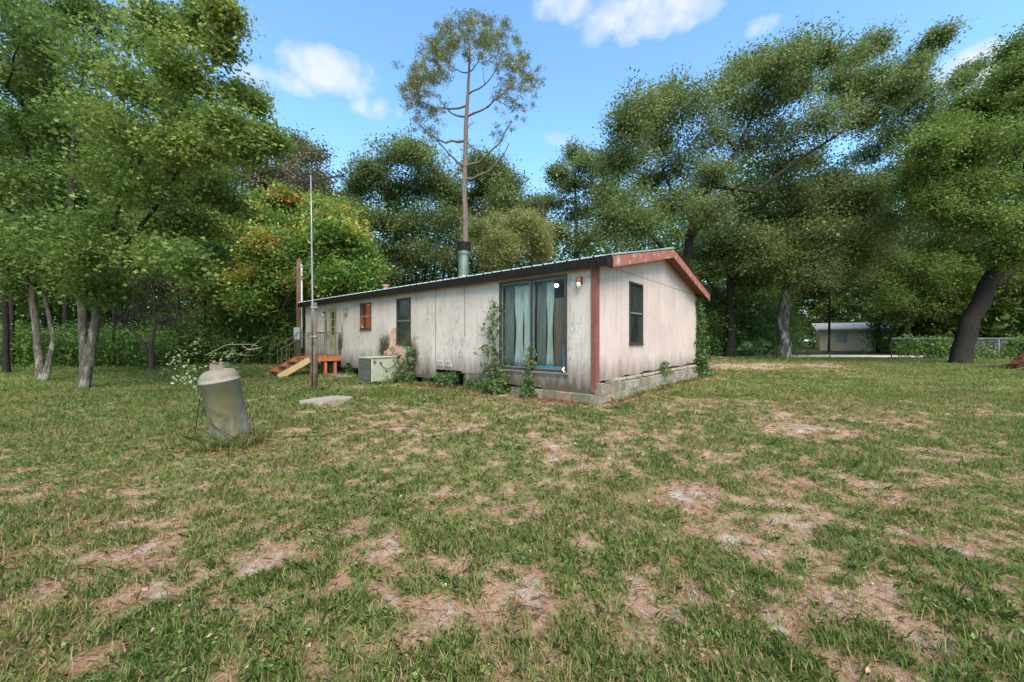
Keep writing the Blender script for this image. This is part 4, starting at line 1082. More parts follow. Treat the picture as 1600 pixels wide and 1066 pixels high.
# white rag on the slider sill
rg = MB(); 
for j in range(5):
    for i in range(9):
        a = 2 * math.pi * i / 9; r_ = [.0, .026, .02, .028, .01][j] * random.uniform(.7, 1.25); rg.v.append((r_ * math.cos(a) + .02 * math.sin(j * 2), r_ * math.sin(a) * .6, j * .03 + random.uniform(-.01, .01)))
for j in range(4):
    for i in range(9): a0 = j * 9 + i; a1 = j * 9 + (i + 1) % 9; rg.f.append((a0, a1, a1 + 9, a0 + 9))
o = rg.build('rag', plain('white_rag', (.7, .7, .68), (.55, .55, .53), 8, .8), None, smooth=True); o.location = hloc(-.72, -.09, .60); tag(o, label='crumpled white rag on the right end of the sliding door sill', cat='rag')

# ------------------------------------------------------------------ TREES
def W(px, py, Y, dy=0): 
    v = at(px, py, Y); s = (Y + dy) / Y; return Vector((v.x * s, v.y * s, CAMH + (v.z - CAMH) * s))
def trk(px, Y): q = gnd(px, Y); return q

# tall pine behind the house
Y = 25.0; b = trk(727, Y)
T = Tree('pine_tree', b, 'tall slender pine with open round crown rising behind the flue', 'tree', None, B_PINE)
T.trunk([b, W(727, 380, Y), W(726, 300, Y), W(728, 200, Y), W(732, 130, Y), W(735, 60, Y)], [.21, .19, .17, .14, .09, .03])
for (px, py) in [(735, 45), (705, 55), (765, 60), (690, 85), (660, 110), (645, 150), (655, 195), (690, 160), (680, 215), (790, 85), (815, 120), (830, 160), (800, 190), (775, 150), (795, 225), (765, 200), (710, 110), (755, 105), (700, 190)]:
    e = W(px, py, Y, random.uniform(-2.5, 2.5)); best = min([q for q in T.nodes if q[0].z < e.z - .6 and q[0].z > 9.5], key=lambda q: (q[0] - e).length + abs(e.z - q[0].z - .45 * (q[0] - e).xy.length) * .8)
    pts = curve(best[0], e, -.13, .05, 7); r0 = min(best[1] * .6, .11); rr = [r0 * (1 - .11 * i) for i in range(8)]
    T.mb.tube(pts, rr, 6, cap=False)
    for p, q in list(zip(pts, rr))[2:]: T.nodes.append((p, q))
for _ in range(700):
    a = random.uniform(0, 2 * math.pi); q = random.uniform(.3, 1.0) ** .6
    px = 737 + 103 * q * math.cos(a) * (1 + .08 * math.sin(3 * a)); py = 128 + 112 * q * math.sin(a)
    if _ % 2:
        c_ = random.choice([(735, 42), (720, 60), (765, 58), (750, 80), (690, 80), (655, 110), (680, 125), (650, 165), (670, 185), (800, 105), (822, 125), (790, 150), (640, 135)]); px = c_[0] + random.gauss(0, 13); py = c_[1] + random.gauss(0, 12)
    elif py > 150 and random.random() < .45: continue
    if px > 765 and py > 70 and random.random() < .35: continue
    if 700 < px < 770 and py > 150: continue
    e = W(px, py, Y, random.gauss(0, 1.6)); best = min(T.nodes, key=lambda q: (q[0] - e).length + max(0, q[0].z - e.z) * 2)
    L0 = (best[0] - e).length
    if L0 > 2.2: e = best[0].lerp(e, 2.2 / L0)
    tw = curve(best[0], e, -.1, .08, 4); r1 = min(best[1] * .6, .03); T.mb.tube(tw, [r1, r1 * .8, r1 * .6, r1 * .45, .004], 4, cap=False)
    T.nodes.append((tw[3], r1 * .5)); 
    for t in (0, .18, .35) if random.random() < .7 else (0,): T.spr.append(e.lerp(tw[2], t) + Vector((random.gauss(0, .06), random.gauss(0, .06), .08)))
for (px, py) in ((672, 250), (680, 265), (690, 222), (710, 345), (745, 240), (700, 240), (740, 190)): T.dead(W(px, py, Y, random.uniform(-1, 1)), .8, 5)
T.finish(G_PINE, .20, 26, .13, upb=.3, aspect=.15, droop=-.8)

def wood_tree(px, Y, clumps, label, m, size, rad, bark=B_OAK, group=None, name='broadleaf_tree', K=11, nsp=6, per=10, spread=.34, lean=0, top=None, vf=None, dyr=2.5, forks=0, base=None, sc=1.0, frac=1.0, upb=.5):
    b = base or trk(px, Y)
    T = Tree(name, b, label, 'tree', group, bark); rad *= .72
    ys_ = [c[1] for c in clumps]; topy = top or (min(ys_) * .4 + max(ys_) * .6)
    mid = W(px + lean * .5, (topy + 555) / 2, Y)
    T.trunk([b, mid, W(px + lean, topy, Y), W(px + lean * 1.2 + random.uniform(-15, 15), topy - 45, Y)], [rad, rad * .8, rad * .55, rad * .25])
    for f_ in range(forks):
        a = b.lerp(mid, .9); e = W(px + random.choice((-1, 1)) * random.uniform(25, 60), topy - 20, Y, random.uniform(-1, 2)); T.trunk([a, a.lerp(e, .5) + Vector((0, 0, .5)), e], [rad * .5, rad * .38, rad * .18], 8, False)
    for c in clumps:
        cx, cy, r = c[:3]
        T.clump(W(cx, cy, Y, random.uniform(-dyr, dyr)), r / F * Y * sc, K=K, nspray=nsp, frac=frac)
    return T.finish(m, size * .9, int(per * 1.9), spread, vfun=vf, upb=upb)

def ell(cx, cy, rx, ry, n, r0, r1):
    """clump list filling an ellipse outline in picture units"""
    o = []
    for i in range(n):
        a = random.uniform(0, 2 * math.pi); q = math.sqrt(random.random()); o.append((cx + rx * q * math.cos(a), cy + ry * q * math.sin(a), random.uniform(r0, r1)))
    return o
BT = 'trees behind the mobile home'
wood_tree(600, 38, [(560, 275, 28), (590, 260, 30), (625, 245, 32), (655, 240, 26), (680, 262, 26), (640, 232, 16), (555, 300, 28), (600, 300, 38), (650, 295, 38), (695, 300, 30), (560, 345, 34), (610, 350, 38), (660, 345, 38), (700, 350, 30), (580, 400, 36), (640, 400, 38), (690, 395, 32), (540, 380, 26), (600, 430, 30), (545, 425, 24)],
          'broad dark green oak behind the middle of the roof', G_OAK, .24, .4, group=BT, lean=20, spread=.45, per=13)
wood_tree(770, 40, [(760, 262, 26), (740, 255, 20), (785, 270, 24), (800, 290, 20), (755, 300, 30), (790, 315, 28), (720, 310, 24), (705, 335, 24), (770, 345, 28), (740, 350, 24), (810, 330, 18), (700, 290, 20), (750, 275, 22)],
          'dark oak crown just right of the pine trunk', G_OAK, .24, .38, group=BT, spread=.45, per=12)
wood_tree(790, 32, ell(800, 375, 66, 38, 20, 15, 24) + [(760, 400, 20), (850, 400, 20), (830, 345, 16)],
          'yellowing pale tree above the house roof', G_YEL, .15, .2, B_TWIG, BT, spread=.32, per=12, frac=.9)
wood_tree(900, 36, [(900, 240, 16), (915, 262, 24), (880, 290, 26), (925, 295, 28), (860, 320, 20), (905, 335, 30), (945, 330, 24), (870, 365, 26), (920, 375, 28), (950, 300, 20), (830, 320, 16), (940, 260, 14), (870, 270, 12), (835, 345, 14), (960, 370, 20)],
          'loose grey green oak with thin top left of the gable', G_OAK, .22, .35, group=BT, spread=.42, frac=.85, per=11)
wood_tree(455, 27, [(470, 230, 22), (450, 245, 22), (490, 250, 22), (435, 270, 24), (480, 280, 24), (500, 285, 16), (400, 270, 24), (420, 295, 24), (370, 250, 24), (350, 280, 26), (505, 300, 12)],
          'dark brownish open crowned tree above the colourful tree', G_BROWN, .17, .3, group=BT, spread=.36, per=9, frac=.8)
def turnv(P):
    n = vnoise(P[:, 0] * 1.0 + P[:, 2] * 1.3, P[:, 1] + P[:, 2], 1.2, 4, 3)
    yellow = np.clip((P[:, 2] - 3) / 6, 0, 1) * .17
    return np.clip((n - .5) * 1.35 + .31 + yellow + (vnoise(P[:, 0], P[:, 2], 2.4, 9, 1) > .80) * .36, 0, .97)
wood_tree(442, 20, ell(450, 400, 120, 75, 40, 22, 32) + [(455, 310, 26), (500, 320, 22), (410, 320, 26), (370, 350, 26), (540, 370, 20), (565, 400, 18), (575, 425, 14), (330, 400, 28), (345, 450, 28), (520, 440, 24), (420, 455, 26), (560, 440, 16), (480, 460, 24), (395, 475, 24), (300, 420, 24)],
          'round tree turning yellow and orange left of the far house end', G_TURN, .17, .16, B_TWIG, None, spread=.27, per=13, vf=turnv, forks=2, dyr=1.8)
wood_tree(365, 22, ell(350, 440, 60, 50, 14, 20, 30), 'small tree with orange red leaves behind the dead brush', G_TURN, .16, .1, B_TWIG, None, spread=.26, per=11, vf=lambda P: np.clip(turnv(P) + .1, 0, 1))

# big oaks on the right
OG = 'live oaks on the right of the yard'
b = trk(1140, 27)
T = Tree('oak_tree', b, 'dark forked live oak just right of the gable corner', 'tree', None, B_OAK)
T.trunk([b, W(1143, 500, 27), W(1140, 460, 27), W(1150, 420, 27), W(1165, 395, 27)], [.30, .25, .22, .18, .10])
T.trunk([W(1138, 475, 27), W(1115, 450, 27), W(1098, 430, 27)], [.14, .10, .06], 8, False)
T.trunk([W(1140, 460, 27), W(1138, 425, 27), W(1120, 385, 27, -1)], [.16, .12, .07], 8, False)
for c in [(1120, 420, 30), (1160, 400, 34), (1095, 400, 26), (1180, 440, 30), (1110, 470, 22), (1190, 400, 28), (1130, 380, 30), (1105, 500, 20), (1175, 480, 22)]: T.clump(W(*c[:2], 27, random.uniform(-1, 3)), c[2] / F * 27, 11, 6)
T.finish(G_OAK, .2, 14, .36)

b = trk(1080, 22)
T = Tree('oak_tree', b, 'huge spreading live oak behind the gable with crown leaning right', 'tree', None, B_OAK)
T.trunk([b, W(1068, 420, 22), W(1085, 350, 22), W(1110, 290, 22), W(1150, 240, 22), W(1180, 170, 22)], [.34, .27, .22, .17, .12, .05])
T.trunk([W(1085, 350, 22), W(1050, 300, 22, 1), W(1030, 250, 22, 1)], [.13, .09, .05], 8, False)
T.trunk([W(1110, 290, 22), W(1180, 300, 22, -1), W(1240, 255, 22, -1), W(1310, 210, 22, -1), W(1370, 160, 22)], [.13, .11, .09, .06, .03], 8, False)
T.trunk([W(1068, 420, 22), W(1010, 360, 22, -1), W(970, 330, 22, -1)], [.12, .08, .05], 8, False)
for (x, y, r) in [(1000, 165, 22), (1020, 180, 26), (975, 200, 24), (1050, 150, 22), (990, 240, 30), (960, 260, 24), (1030, 220, 34), (1080, 170, 34), (1120, 140, 34), (1160, 115, 32), (1190, 100, 28), (1225, 95, 26), (1260, 85, 26), (1100, 210, 40), (1150, 180, 42), (1200, 160, 42), (1250, 140, 38), (1300, 125, 30), (1330, 95, 22), (1370, 70, 16), (1290, 90, 20),
                  (1060, 260, 38), (1110, 270, 40), (1170, 240, 42), (1230, 210, 42), (1290, 185, 36), (1340, 150, 28), (1380, 120, 22), (1010, 290, 34), (970, 310, 30), (1050, 320, 36), (1000, 350, 30), (1110, 330, 34), (960, 345, 24), (1390, 150, 18), (1350, 190, 26), (1420, 130, 14), (1210, 275, 32), (1270, 250, 30)]:
    T.clump(W(x, y, 22, random.uniform(-2.6, 2.6)), r / F * 22, 13, 6, sag=.03)
T.finish(G_OAK, .13, 26, .34)

b = trk(1223, 25)
T = Tree('oak_tree', b, 'thick dark live oak with grey lichen patches right of the gable', 'tree', None, bark_mat('lichen_bark', (.045, .038, .03), (.10, .085, .07), (.26, .24, .21), 3))
T.trunk([b, W(1224, 500, 25), W(1232, 440, 25), W(1240, 400, 25), W(1260, 340, 25)], [.36, .32, .28, .22, .10])
T.trunk([W(1230, 470, 25), W(1252, 430, 25), W(1258, 395, 25)], [.20, .16, .10], 9, False)
for (x, y, r) in ell(1260, 340, 140, 70, 34, 26, 38) + [(1180, 370, 32), (1150, 340, 30), (1130, 370, 26), (1210, 420, 30), (1280, 430, 30), (1330, 430, 30), (1190, 400, 28), (1380, 400, 28), (1400, 350, 26), (1300, 290, 30), (1230, 300, 30), (1360, 300, 24)]:
    T.clump(W(x, y, 25, random.uniform(-3, 3)), r / F * 25, 11, 6)
T.finish(G_OAK, .14, 24, .38)

b = gp(1503, 568); Yc = b.y
b = trk(1500, 19.5); Yc = 19.5
T = Tree('oak_tree', b, 'leaning dark oak at the right edge in front of the fence', 'tree', None, B_OAK)
T.trunk([b, W(1518, 500, Yc), W(1546, 445, Yc), W(1553, 405, Yc), W(1556, 370, Yc)], [.39, .36, .34, .21, .10], 12)
T.trunk([W(1540, 455, Yc), W(1580, 425, Yc), W(1625, 390, Yc), W(1680, 350, Yc)], [.22, .16, .13, .08], 9, False)
T.trunk([W(1552, 405, Yc), W(1575, 370, Yc), W(1610, 330, Yc, -2), W(1600, 250, Yc, -2)], [.18, .14, .10, .05], 9, False)
T.trunk([W(1556, 370, Yc), W(1540, 320, Yc, -1), W(1490, 285, Yc, -1), W(1440, 300, Yc, -1)], [.16, .13, .09, .05], 8, False)
for (x, y, r) in [(1590, 70, 22), (1600, 110, 26), (1570, 130, 22), (1610, 160, 40), (1550, 180, 34), (1500, 220, 34), (1560, 230, 42), (1610, 230, 44), (1480, 270, 34), (1520, 290, 40), (1580, 290, 44), (1440, 260, 24), (1420, 290, 24), (1460, 320, 26), (1540, 350, 40), (1600, 350, 42), (1500, 340, 26), (1650, 180, 50), (1660, 280, 50), (1660, 80, 40), (1450, 230, 22), (1480, 200, 24), (1520, 160, 22), (1580, 400, 26), (1490, 240, 28)]:
    T.clump(W(x, y, Yc, random.uniform(-2.6, 2.6)), r / F * Yc, 13, 7)
T.finish(G_OAKD, .12, 22, .30)
# second right crown farther back, streaming up to the right
wood_tree(1470, 33, [(1400, 130, 22), (1430, 100, 22), (1455, 70, 18), (1470, 55, 12), (1440, 150, 28), (1400, 180, 28), (1460, 180, 28), (1380, 220, 28), (1430, 215, 30), (1490, 230, 28), (1350, 250, 28), (1400, 270, 26), (1340, 290, 24), (1450, 340, 20), (1475, 380, 20), (1440, 300, 18), (1500, 130, 16), (1520, 110, 12)],
          'taller wispy oak behind the leaning oak', G_OAK, .2, .35, B_PINE, OG, spread=.38, per=10, frac=.85)
BR = 'bushy trees behind the wire fence'
wood_tree(1420, 30, ell(1410, 450, 55, 55, 20, 22, 32), 'bright green bushy tree behind the left end of the fence', G_OAKD, .17, .15, B_TWIG, BR, spread=.32, per=13)
wood_tree(1510, 31, ell(1500, 440, 55, 60, 22, 22, 34), 'bright green bushy tree behind the leaning trunk', G_OAKD, .17, .15, B_TWIG, BR, spread=.32, per=13)
wood_tree(1600, 28, ell(1600, 440, 60, 70, 24, 24, 36), 'bright green bushy tree behind the fence at the right edge', G_OAKD, .17, .15, B_TWIG, BR, spread=.32, per=13)
wood_tree(1372, 38, ell(1395, 430, 26, 55, 12, 18, 26), 'dark narrow tree beside the pale neighbouring house', G_OAK, .2, .25, B_OAK, BR, spread=.4, per=12)
wood_tree(1296, 36, ell(1255, 445, 30, 26, 8, 18, 24), 'tree hanging low over the pale neighbouring house', G_OAK, .2, .16, B_OAK, BR, spread=.36, per=11)

# left group: maples
def maplev(P): 
    n = vnoise(P[:, 0] + P[:, 2], P[:, 1] + P[:, 2] * .7, .6, 14, 3); return np.clip((n - .5) * 1.2 + .40 + (RNG.random(len(P)) - .5) * .35, 0, 1)
Ym = 10.6; b = gp(130, 608)
T = Tree('maple_tree', b, 'large leafy maple with pale leaning trunk at the left of the lawn', 'tree', None, B_PALE)
T.trunk([b, W(143, 540, Ym), W(156, 470, Ym), W(160, 420, Ym), W(190, 300, Ym, -.5), W(230, 180, Ym, -1)], [.125, .11, .095, .07, .045, .02])
T.trunk([b + Vector((-.05, .1, 0)), W(127, 480, Ym), W(118, 420, Ym), W(110, 300, Ym), W(120, 150, Ym)], [.10, .085, .07, .05, .03], 9)
T.trunk([W(160, 420, Ym), W(240, 330, Ym, -1), W(310, 220, Ym, -1), W(370, 160, Ym, -1)], [.05, .04, .03, .015], 7, False)
T.trunk([W(190, 300, Ym, -.5), W(260, 180, Ym, -.5), W(300, 100, Ym, -.5), W(340, 30, Ym, -.5)], [.04, .03, .02, .01], 7, False)
for (x, y, r) in [(200, 60, 42), (240, 20, 36), (150, 20, 44), (270, 90, 34), (290, 50, 22), (200, 130, 44), (250, 160, 42), (290, 130, 30), (310, 180, 30), (160, 190, 44), (210, 220, 46), (270, 230, 44), (320, 230, 34), (355, 190, 24), (380, 150, 20), (400, 165, 14), (385, 210, 20), (410, 215, 16), (360, 240, 24), (160, 280, 44), (220, 290, 46), (280, 290, 44), (330, 290, 34), (360, 320, 22), (170, 350, 42), (230, 360, 44), (290, 350, 40), (330, 360, 28), (120, 400, 38), (170, 420, 36), (220, 410, 36), (260, 400, 32), (345, 75, 13), (330, 60, 12), (310, 20, 14), (355, 25, 10), (335, 10, 12), (300, 420, 22), (130, 450, 26), (170, 460, 22), (340, 400, 18), (385, 235, 15), (430, 222, 9)]:
    T.clump(W(x, y, Ym, random.uniform(-2.6, 1.6)), r / F * Ym * .8, 10, 6, sag=.04)
T.finish(G_MAPLE, .072, 17, .17, lobes=True, vfun=maplev, upb=.35, aspect=.6, droop=.4)
Yn = 12.3; b = gp(65, 597)
T = Tree('maple_tree', b, 'dark multi stemmed maple with ivy patched trunks at the left edge', 'tree', None, B_PALE)
T.trunk([b, W(60, 540, Yn), W(52, 470, Yn), W(50, 350, Yn), W(40, 200, Yn), W(30, 100, Yn)], [.11, .085, .075, .07, .06, .03])
T.trunk([b + Vector((.1, 0, 0)), W(84, 530, Yn), W(70, 460, Yn), W(60, 330, Yn, .5)], [.08, .06, .05, .03], 8)
T.trunk([b + Vector((-.15, .1, 0)), W(55, 500, Yn), W(40, 420, Yn, .5), W(10, 250, Yn)], [.10, .075, .06, .04], 8)
for (x, y, r) in [(30, 40, 50), (80, 60, 50), (20, 130, 50), (90, 130, 50), (-40, 80, 60), (40, 200, 48), (110, 210, 44), (-20, 200, 54), (20, 280, 46), (90, 290, 44), (40, 350, 40), (100, 370, 38), (10, 400, 34), (70, 410, 32), (-40, 330, 50), (120, 80, 40), (60, 0, 40), (120, 20, 36), (-10, 10, 50), (30, 440, 20), (110, 440, 18)]:
    T.clump(W(x, y, Yn, random.uniform(-3.5, 1)), r / F * Yn * .85, 11, 6, sag=.04)
T.finish(G_MAPLE, .075, 17, .18, lobes=True, vfun=lambda P: maplev(P) - .12, upb=.35, aspect=.6, droop=.4)
# thin tree with dead brushy branches
Yd = 15.6; b = gp(237, 583)
T = Tree('thin_tree', b, 'thin forked tree with bare tangled branches on the lawn edge', 'tree', None, B_DEAD)
T.trunk([b, W(236, 540, Yd), W(243, 505, Yd), W(240, 450, Yd)], [.09, .07, .05, .02], 8)
T.trunk([W(234, 550, Yd), W(215, 525, Yd), W(192, 505, Yd)], [.07, .05, .03], 7, False)
for _ in range(34): T.dead(W(random.uniform(185, 335), random.uniform(440, 520), Yd, random.uniform(-1, 2)), 1.1, 9)
for c in ell(250, 430, 50, 24, 7, 14, 20): T.clump(W(c[0], c[1], Yd, random.uniform(-1, 1)), c[2] / F * Yd, 8, 3)
T.finish(G_BROWN, .09, 6, .2)

# trees deeper in the left wood
LG = 'dark trees in the left wood'
for (px, Y, cx, cy, rx, ry, n, lab) in [(20, 22, 20, 330, 70, 150, 26, 'dark tree filling the far left edge of the wood'), (170, 24, 160, 330, 80, 150, 28, 'dark tree behind the pale trunked maple'), (300, 27, 300, 350, 70, 110, 24, 'dark tree behind the bare brush'), (95, 30, 90, 250, 100, 150, 26, 'tall tree high behind the left maples'), (240, 32, 260, 220, 70, 90, 20, 'tall tree behind the big maple crown'), (520, 33, 530, 380, 40, 60, 14, 'dark tree between the colourful tree and roof')]:
    wood_tree(px, Y, ell(cx, cy, rx, ry, n, 24, 36), lab, G_OAKD if px != 95 else G_OAK, .2, .2, B_OAK, LG, spread=.38, per=10, K=9)
# bare trunks in the wood edge
for i, (px, Y, r, py) in enumerate([(18, 17, .09, 250), (100, 20, .12, 200), (178, 18, .07, 260), (205, 21, .09, 260), (280, 22, .08, 280), (318, 20, .07, 330), (345, 25, .1, 300), (385, 24, .08, 350), (415, 26, .1, 350), (10, 14.5, .1, 200)]):
    b = trk(px, Y); T = Tree('slender_tree', b, ['slender dark trunk at the wood edge left of the pale maple', 'slender trunk between the two left maples', 'thin trunk right of the pale maple', 'thin trunk left of the bare brush tree', 'thin trunk behind the bare brush', 'thin trunk right of the bare brush', 'slender trunk behind the small orange red tree', 'slender trunk left of the colourful tree stem', 'slender trunk far behind the porch railing', 'dark trunk nearest the left picture edge'][i], 'tree', 'slender trunks at the wood edge', B_OAK)
    T.trunk([b, W(px + random.uniform(-8, 8), 450, Y), W(px + random.uniform(-15, 15), py, Y)], [r, r * .8, r * .4], 7)
    for _ in range(3): T.clump(W(px + random.uniform(-25, 25), py + random.uniform(-30, 90), Y, random.uniform(-1, 1)), 26 / F * Y, 9, 4)
    T.finish(G_OAKD, .16, 9, .3)

# undergrowth and far wood masses
def mass(name, label, boxes, m, size, kind='stuff', parent=None):
    """boxes: (px0, px1, py_bottom, py_top, Y0, Y1, n)"""
    Cs = []
    for (p0, p1, yb, yt, Y0, Y1, n) in boxes:
        nc = max(6, n // 55)
        px = RNG.uniform(p0, p1, nc); YY = RNG.uniform(Y0, Y1, nc); 
        top = CAMH + (533 - yt) / F * YY; x = (px - 800) / F * YY; g = gz(x, YY)
        nzv = vnoise(px * .05, YY * .3, 1.0, 31, 2) * .55 + .55
        z = g + (np.maximum(top - g, .3)) * nzv * RNG.random(nc) ** .75
        P = np.stack([x, YY, z], 1)
        Cs.append(P)
    C = np.concatenate(Cs)
    v = np.clip(vnoise(C[:, 0] + C[:, 2] * .8, C[:, 1], .8, 12, 2) + RNG.normal(size=len(C)) * .12 - .05, 0, 1)
    o = scatter(name, C, v, spray_coll(m, size, 55, .34, False, .5, .6, 0, .7), 7, RNG.uniform(.7, 1.4, len(C)))
    tag(o, label=label, kind=kind)
mass('undergrowth', 'dense low undergrowth along the edge of the left wood',
     [(-60, 260, 570, 515, 17, 23, 50000), (240, 480, 565, 490, 19, 25, 46000), (-60, 500, 560, 420, 24, 32, 90000)], G_UNDER, .13)
mass('undergrowth', 'dense low undergrowth behind the gable and right trees',
     [(1095, 1240, 560, 470, 30, 36, 40000), (1095, 1250, 560, 400, 34, 40, 45000), (1100, 1240, 555, 500, 27, 30, 9000), (1360, 1700, 555, 430, 33, 39, 60000)], G_UNDER, .17)
mass('undergrowth', 'tall green thicket behind the pale neighbouring house', [(1190, 1450, 545, 330, 55, 62, 120000)], G_OAKD, .36)
def farwood():
    n = 15000
    a = RNG.uniform(R(-70), R(70), n); d = RNG.uniform(42, 74, n)
    x = np.sin(a) * d; y = np.cos(a) * d
    pxs = 800 + x / y * F
    keep = ~((pxs > 1225) & (pxs < 1425) & (y < 52))
    x, y, d, pxs = x[keep], y[keep], d[keep], pxs[keep]
    hmax = 10.5 + 8 * vnoise(x, y, .06, 40, 2) + 3.0 * vnoise(x, y, .25, 41, 2)
    hmax = hmax + np.interp(pxs, [-900, 300, 430, 600, 850, 960, 1100, 1700], [4, 4, 0, 1.5, 0, -2, 3, 3])
    z = .4 + hmax * RNG.random(len(x)) ** .9
    v = np.clip(vnoise(x, z * 1.5 + y, .3, 2, 3) * .9 - .05, 0, 1)
    C = np.stack([x, y, z], 1)
    o = scatter('far_wood', C, v, spray_coll(G_OAKD, .36, 34, .75, False, .5, .55, 0, .8), 7, RNG.uniform(.8, 1.4, len(x)))
    tag(o, label='distant dark wood closing the view all round the yard', kind='stuff')
    T = MB()
    for i in range(150):
        aa = random.uniform(R(-66), R(66)); dd = random.uniform(42, 60); X, Yy = math.sin(aa) * dd, math.cos(aa) * dd
        if 1250 < 800 + X / Yy * F < 1400: continue
        T.tube([(X, Yy, .2), (X + random.gauss(0, .4), Yy, 6), (X + random.gauss(0, .8), Yy, 12)], [.25, .18, .08], 5, cap=False)
    tt = T.build('far_trunks', B_OAK, None); tag(tt, label='distant trunks standing in the far wood', kind='stuff')
farwood()

# palmetto clumps near the oaks
def palmetto(px, Y, n, r, label):
    b = trk(px, Y); root = empty('palmetto', b, label=label, cat='palmetto', group='palmettos between the oaks')
    for k in range(n):
        a = random.uniform(0, 2 * math.pi); el_ = random.uniform(.3, 1.2); ln = r * random.uniform(.6, 1)
        tip = Vector((math.cos(a) * math.cos(el_), math.sin(a) * math.cos(el_), math.sin(el_))) * ln
        mb = MB(); mb.tube([(0, 0, 0), tuple(tip)], [.012, .008], 3, cap=False)
        u = tip.normalized(); s_ = u.cross(Vector((0, 0, 1))).normalized(); w_ = s_.cross(u)
        for q in range(13):
            th = R(-95 + q * 190 / 12); d = (u * math.cos(th) + s_ * math.sin(th)); e = tip + d * .5 * ln / r - w_ * .08
            sd_ = d.cross(w_).normalized() * .02
            mb.add([tuple(tip), tuple(tip + d * .22 + sd_), tuple(e), tuple(tip + d * .22 - sd_)], [(0, 1, 2, 3)])
        mb.build('frond', plain('palmetto_green', (.045, .09, .03), (.03, .06, .02), 3, .6), root)
palmetto(1186, 24, 18, 1.3, 'dark green palmetto left of the thick oak'); palmetto(1165, 26, 12, 1.1, 'smaller palmetto beside the forked oak'); palmetto(1262, 30, 12, 1.1, 'palmetto right of the thick oak')

# ------------------------------------------------------------------ neighbouring house, fence, stump, wires
nb = empty('neighbour_house', gnd(1330, 45), R(-34), label='pale cream neighbouring house beyond the sandy road', cat='house')
M_CRM = plain('cream_siding', (.85, .73, .48), (.75, .64, .42), 1.5, .8, stretch=(4, 4, .5))
k = 45 / F
x0, x1 = -2.9, 3.6
for i in range(5):
    a = x0 + (x1 - x0) * i / 5; b_ = x0 + (x1 - x0) * (i + 1) / 5 - .02
    MB().box(a, b_, 0, .1, 0 if i % 2 else .03, 2.5).build('siding_panel', M_CRM, nb)
MB().box(x0, x1 - .02, .11, 5, 0, 2.5).build('wall', M_CRM, nb)
mb = MB(); mb.hexa([(x0 - .4, -.5, 2.45), (x1 + .4, -.5, 2.45), (x1 + .4, 5.5, 2.9), (x0 - .4, 5.5, 2.9), (x0 - .4, -.5, 2.6), (x1 + .4, -.5, 2.6), (x1 + .4, 5.5, 3.5), (x0 - .4, 5.5, 3.5)]); mb.build('roof', plain('pale_roof', (.5, .5, .48), (.36, .36, .35), 3, .7), nb)
wn = MB().box(-1.4, -.3, -.03, -.003, .9, 2.1).build('window', plain('white_frame', (.7, .7, .68), (.6, .6, .58), 5, .6), nb)
for a in (-1.34, -.82): MB().box(a, a + .46, -.036, -.0305, .96, 2.04).build('pane', plain('blue_glass', (.35, .42, .46), (.28, .34, .38), 3, .2), wn)
MB().box(1.9, 2.0, -.04, -.002, 0, 2.45).build('batten', M_FRAME, nb)
# fence
fe = empty('chain_link_fence', gnd(1393, 24.3), 0, label='wire fence overgrown with ivy behind the leaning oak', cat='fence')
fb = gnd(1393, 24.3); ft = gnd(1690, 23.6)
for q in range(8):
    t = q / 7; p = fb.lerp(ft, t); pz = float(gz(p.x, p.y)); MB().tube([(p.x - fb.x, p.y - fb.y, pz - fb.z - .2), (p.x - fb.x, p.y - fb.y, pz - fb.z + 1.34)], .03, 8).build('fence_post', M_GALV if q else M_FRAME, fe)
MB().tube([(0, 0, 1.32), tuple(ft - fb + Vector((0, 0, 1.32)))], .02, 6).build('top_rail', M_GALV, fe)
mb = MB(); Ltot = (ft - fb).length; ud = (ft - fb).normalized(); nn_ = int(Ltot / .12)
for i in range(nn_ - 9):
    a = ud * (i * .12); mb.beam(a + Vector((0, 0, .05)), a + ud * 1.1 + Vector((0, 0, 1.30)), .006, .006); mb.beam(a + Vector((0, 0, 1.30)), a + ud * 1.1 + Vector((0, 0, .05)), .006, .006)
o = mb.build('wire_mesh', M_GALV, fe); o['kind'] = 'stuff'
n = 620; t = RNG.random(n); P = np.array([list((ft - fb) * q) for q in t]); P[:, 2] += RNG.random(n) ** .8 * 1.25; P[:, 1] += RNG.normal(size=n) * .12
t2 = vnoise(P[:, 0] * 1.0, P[:, 2], .8, 3, 2); P = P[t2 > .36]
C = np.repeat(P, 22, 0) + RNG.normal(size=(len(P) * 22, 3)) * .17; C = C[C[:, 2] > 0]
iv = leaves('ivy', C, .13, G_UNDER, fe, RNG.uniform(.2, 1, len(C)), .1, .8); iv['kind'] = 'stuff'; iv['label'] = 'ivy grown through the wire'
# gate pole
gpole = MB().tube([(0, 0, -.2), (0, 0, 1.6)], .03, 8).build('gate_post', M_RAIL, None); gpole.location = gnd(1297, 24.8); tag(gpole, label='thin lone metal gate post by the opening to the road', cat='post')
# overhead wires
for (pts, lab) in (([(1290, 497, 29), (1400, 496, 29), (1560, 490, 29), (1700, 486, 29)], 'lower thin cable strung through the trees above the fence'), ([(1296, 500, 29), (1380, 505, 28), (1480, 492, 28), (1700, 480, 28)], 'upper slack cable strung through the trees above the fence')):
    o = MB().tube([tuple(W(*q)) for q in pts], .009, 4).build('overhead_cable', M_FRAME, None); tag(o, label=lab, cat='cable')
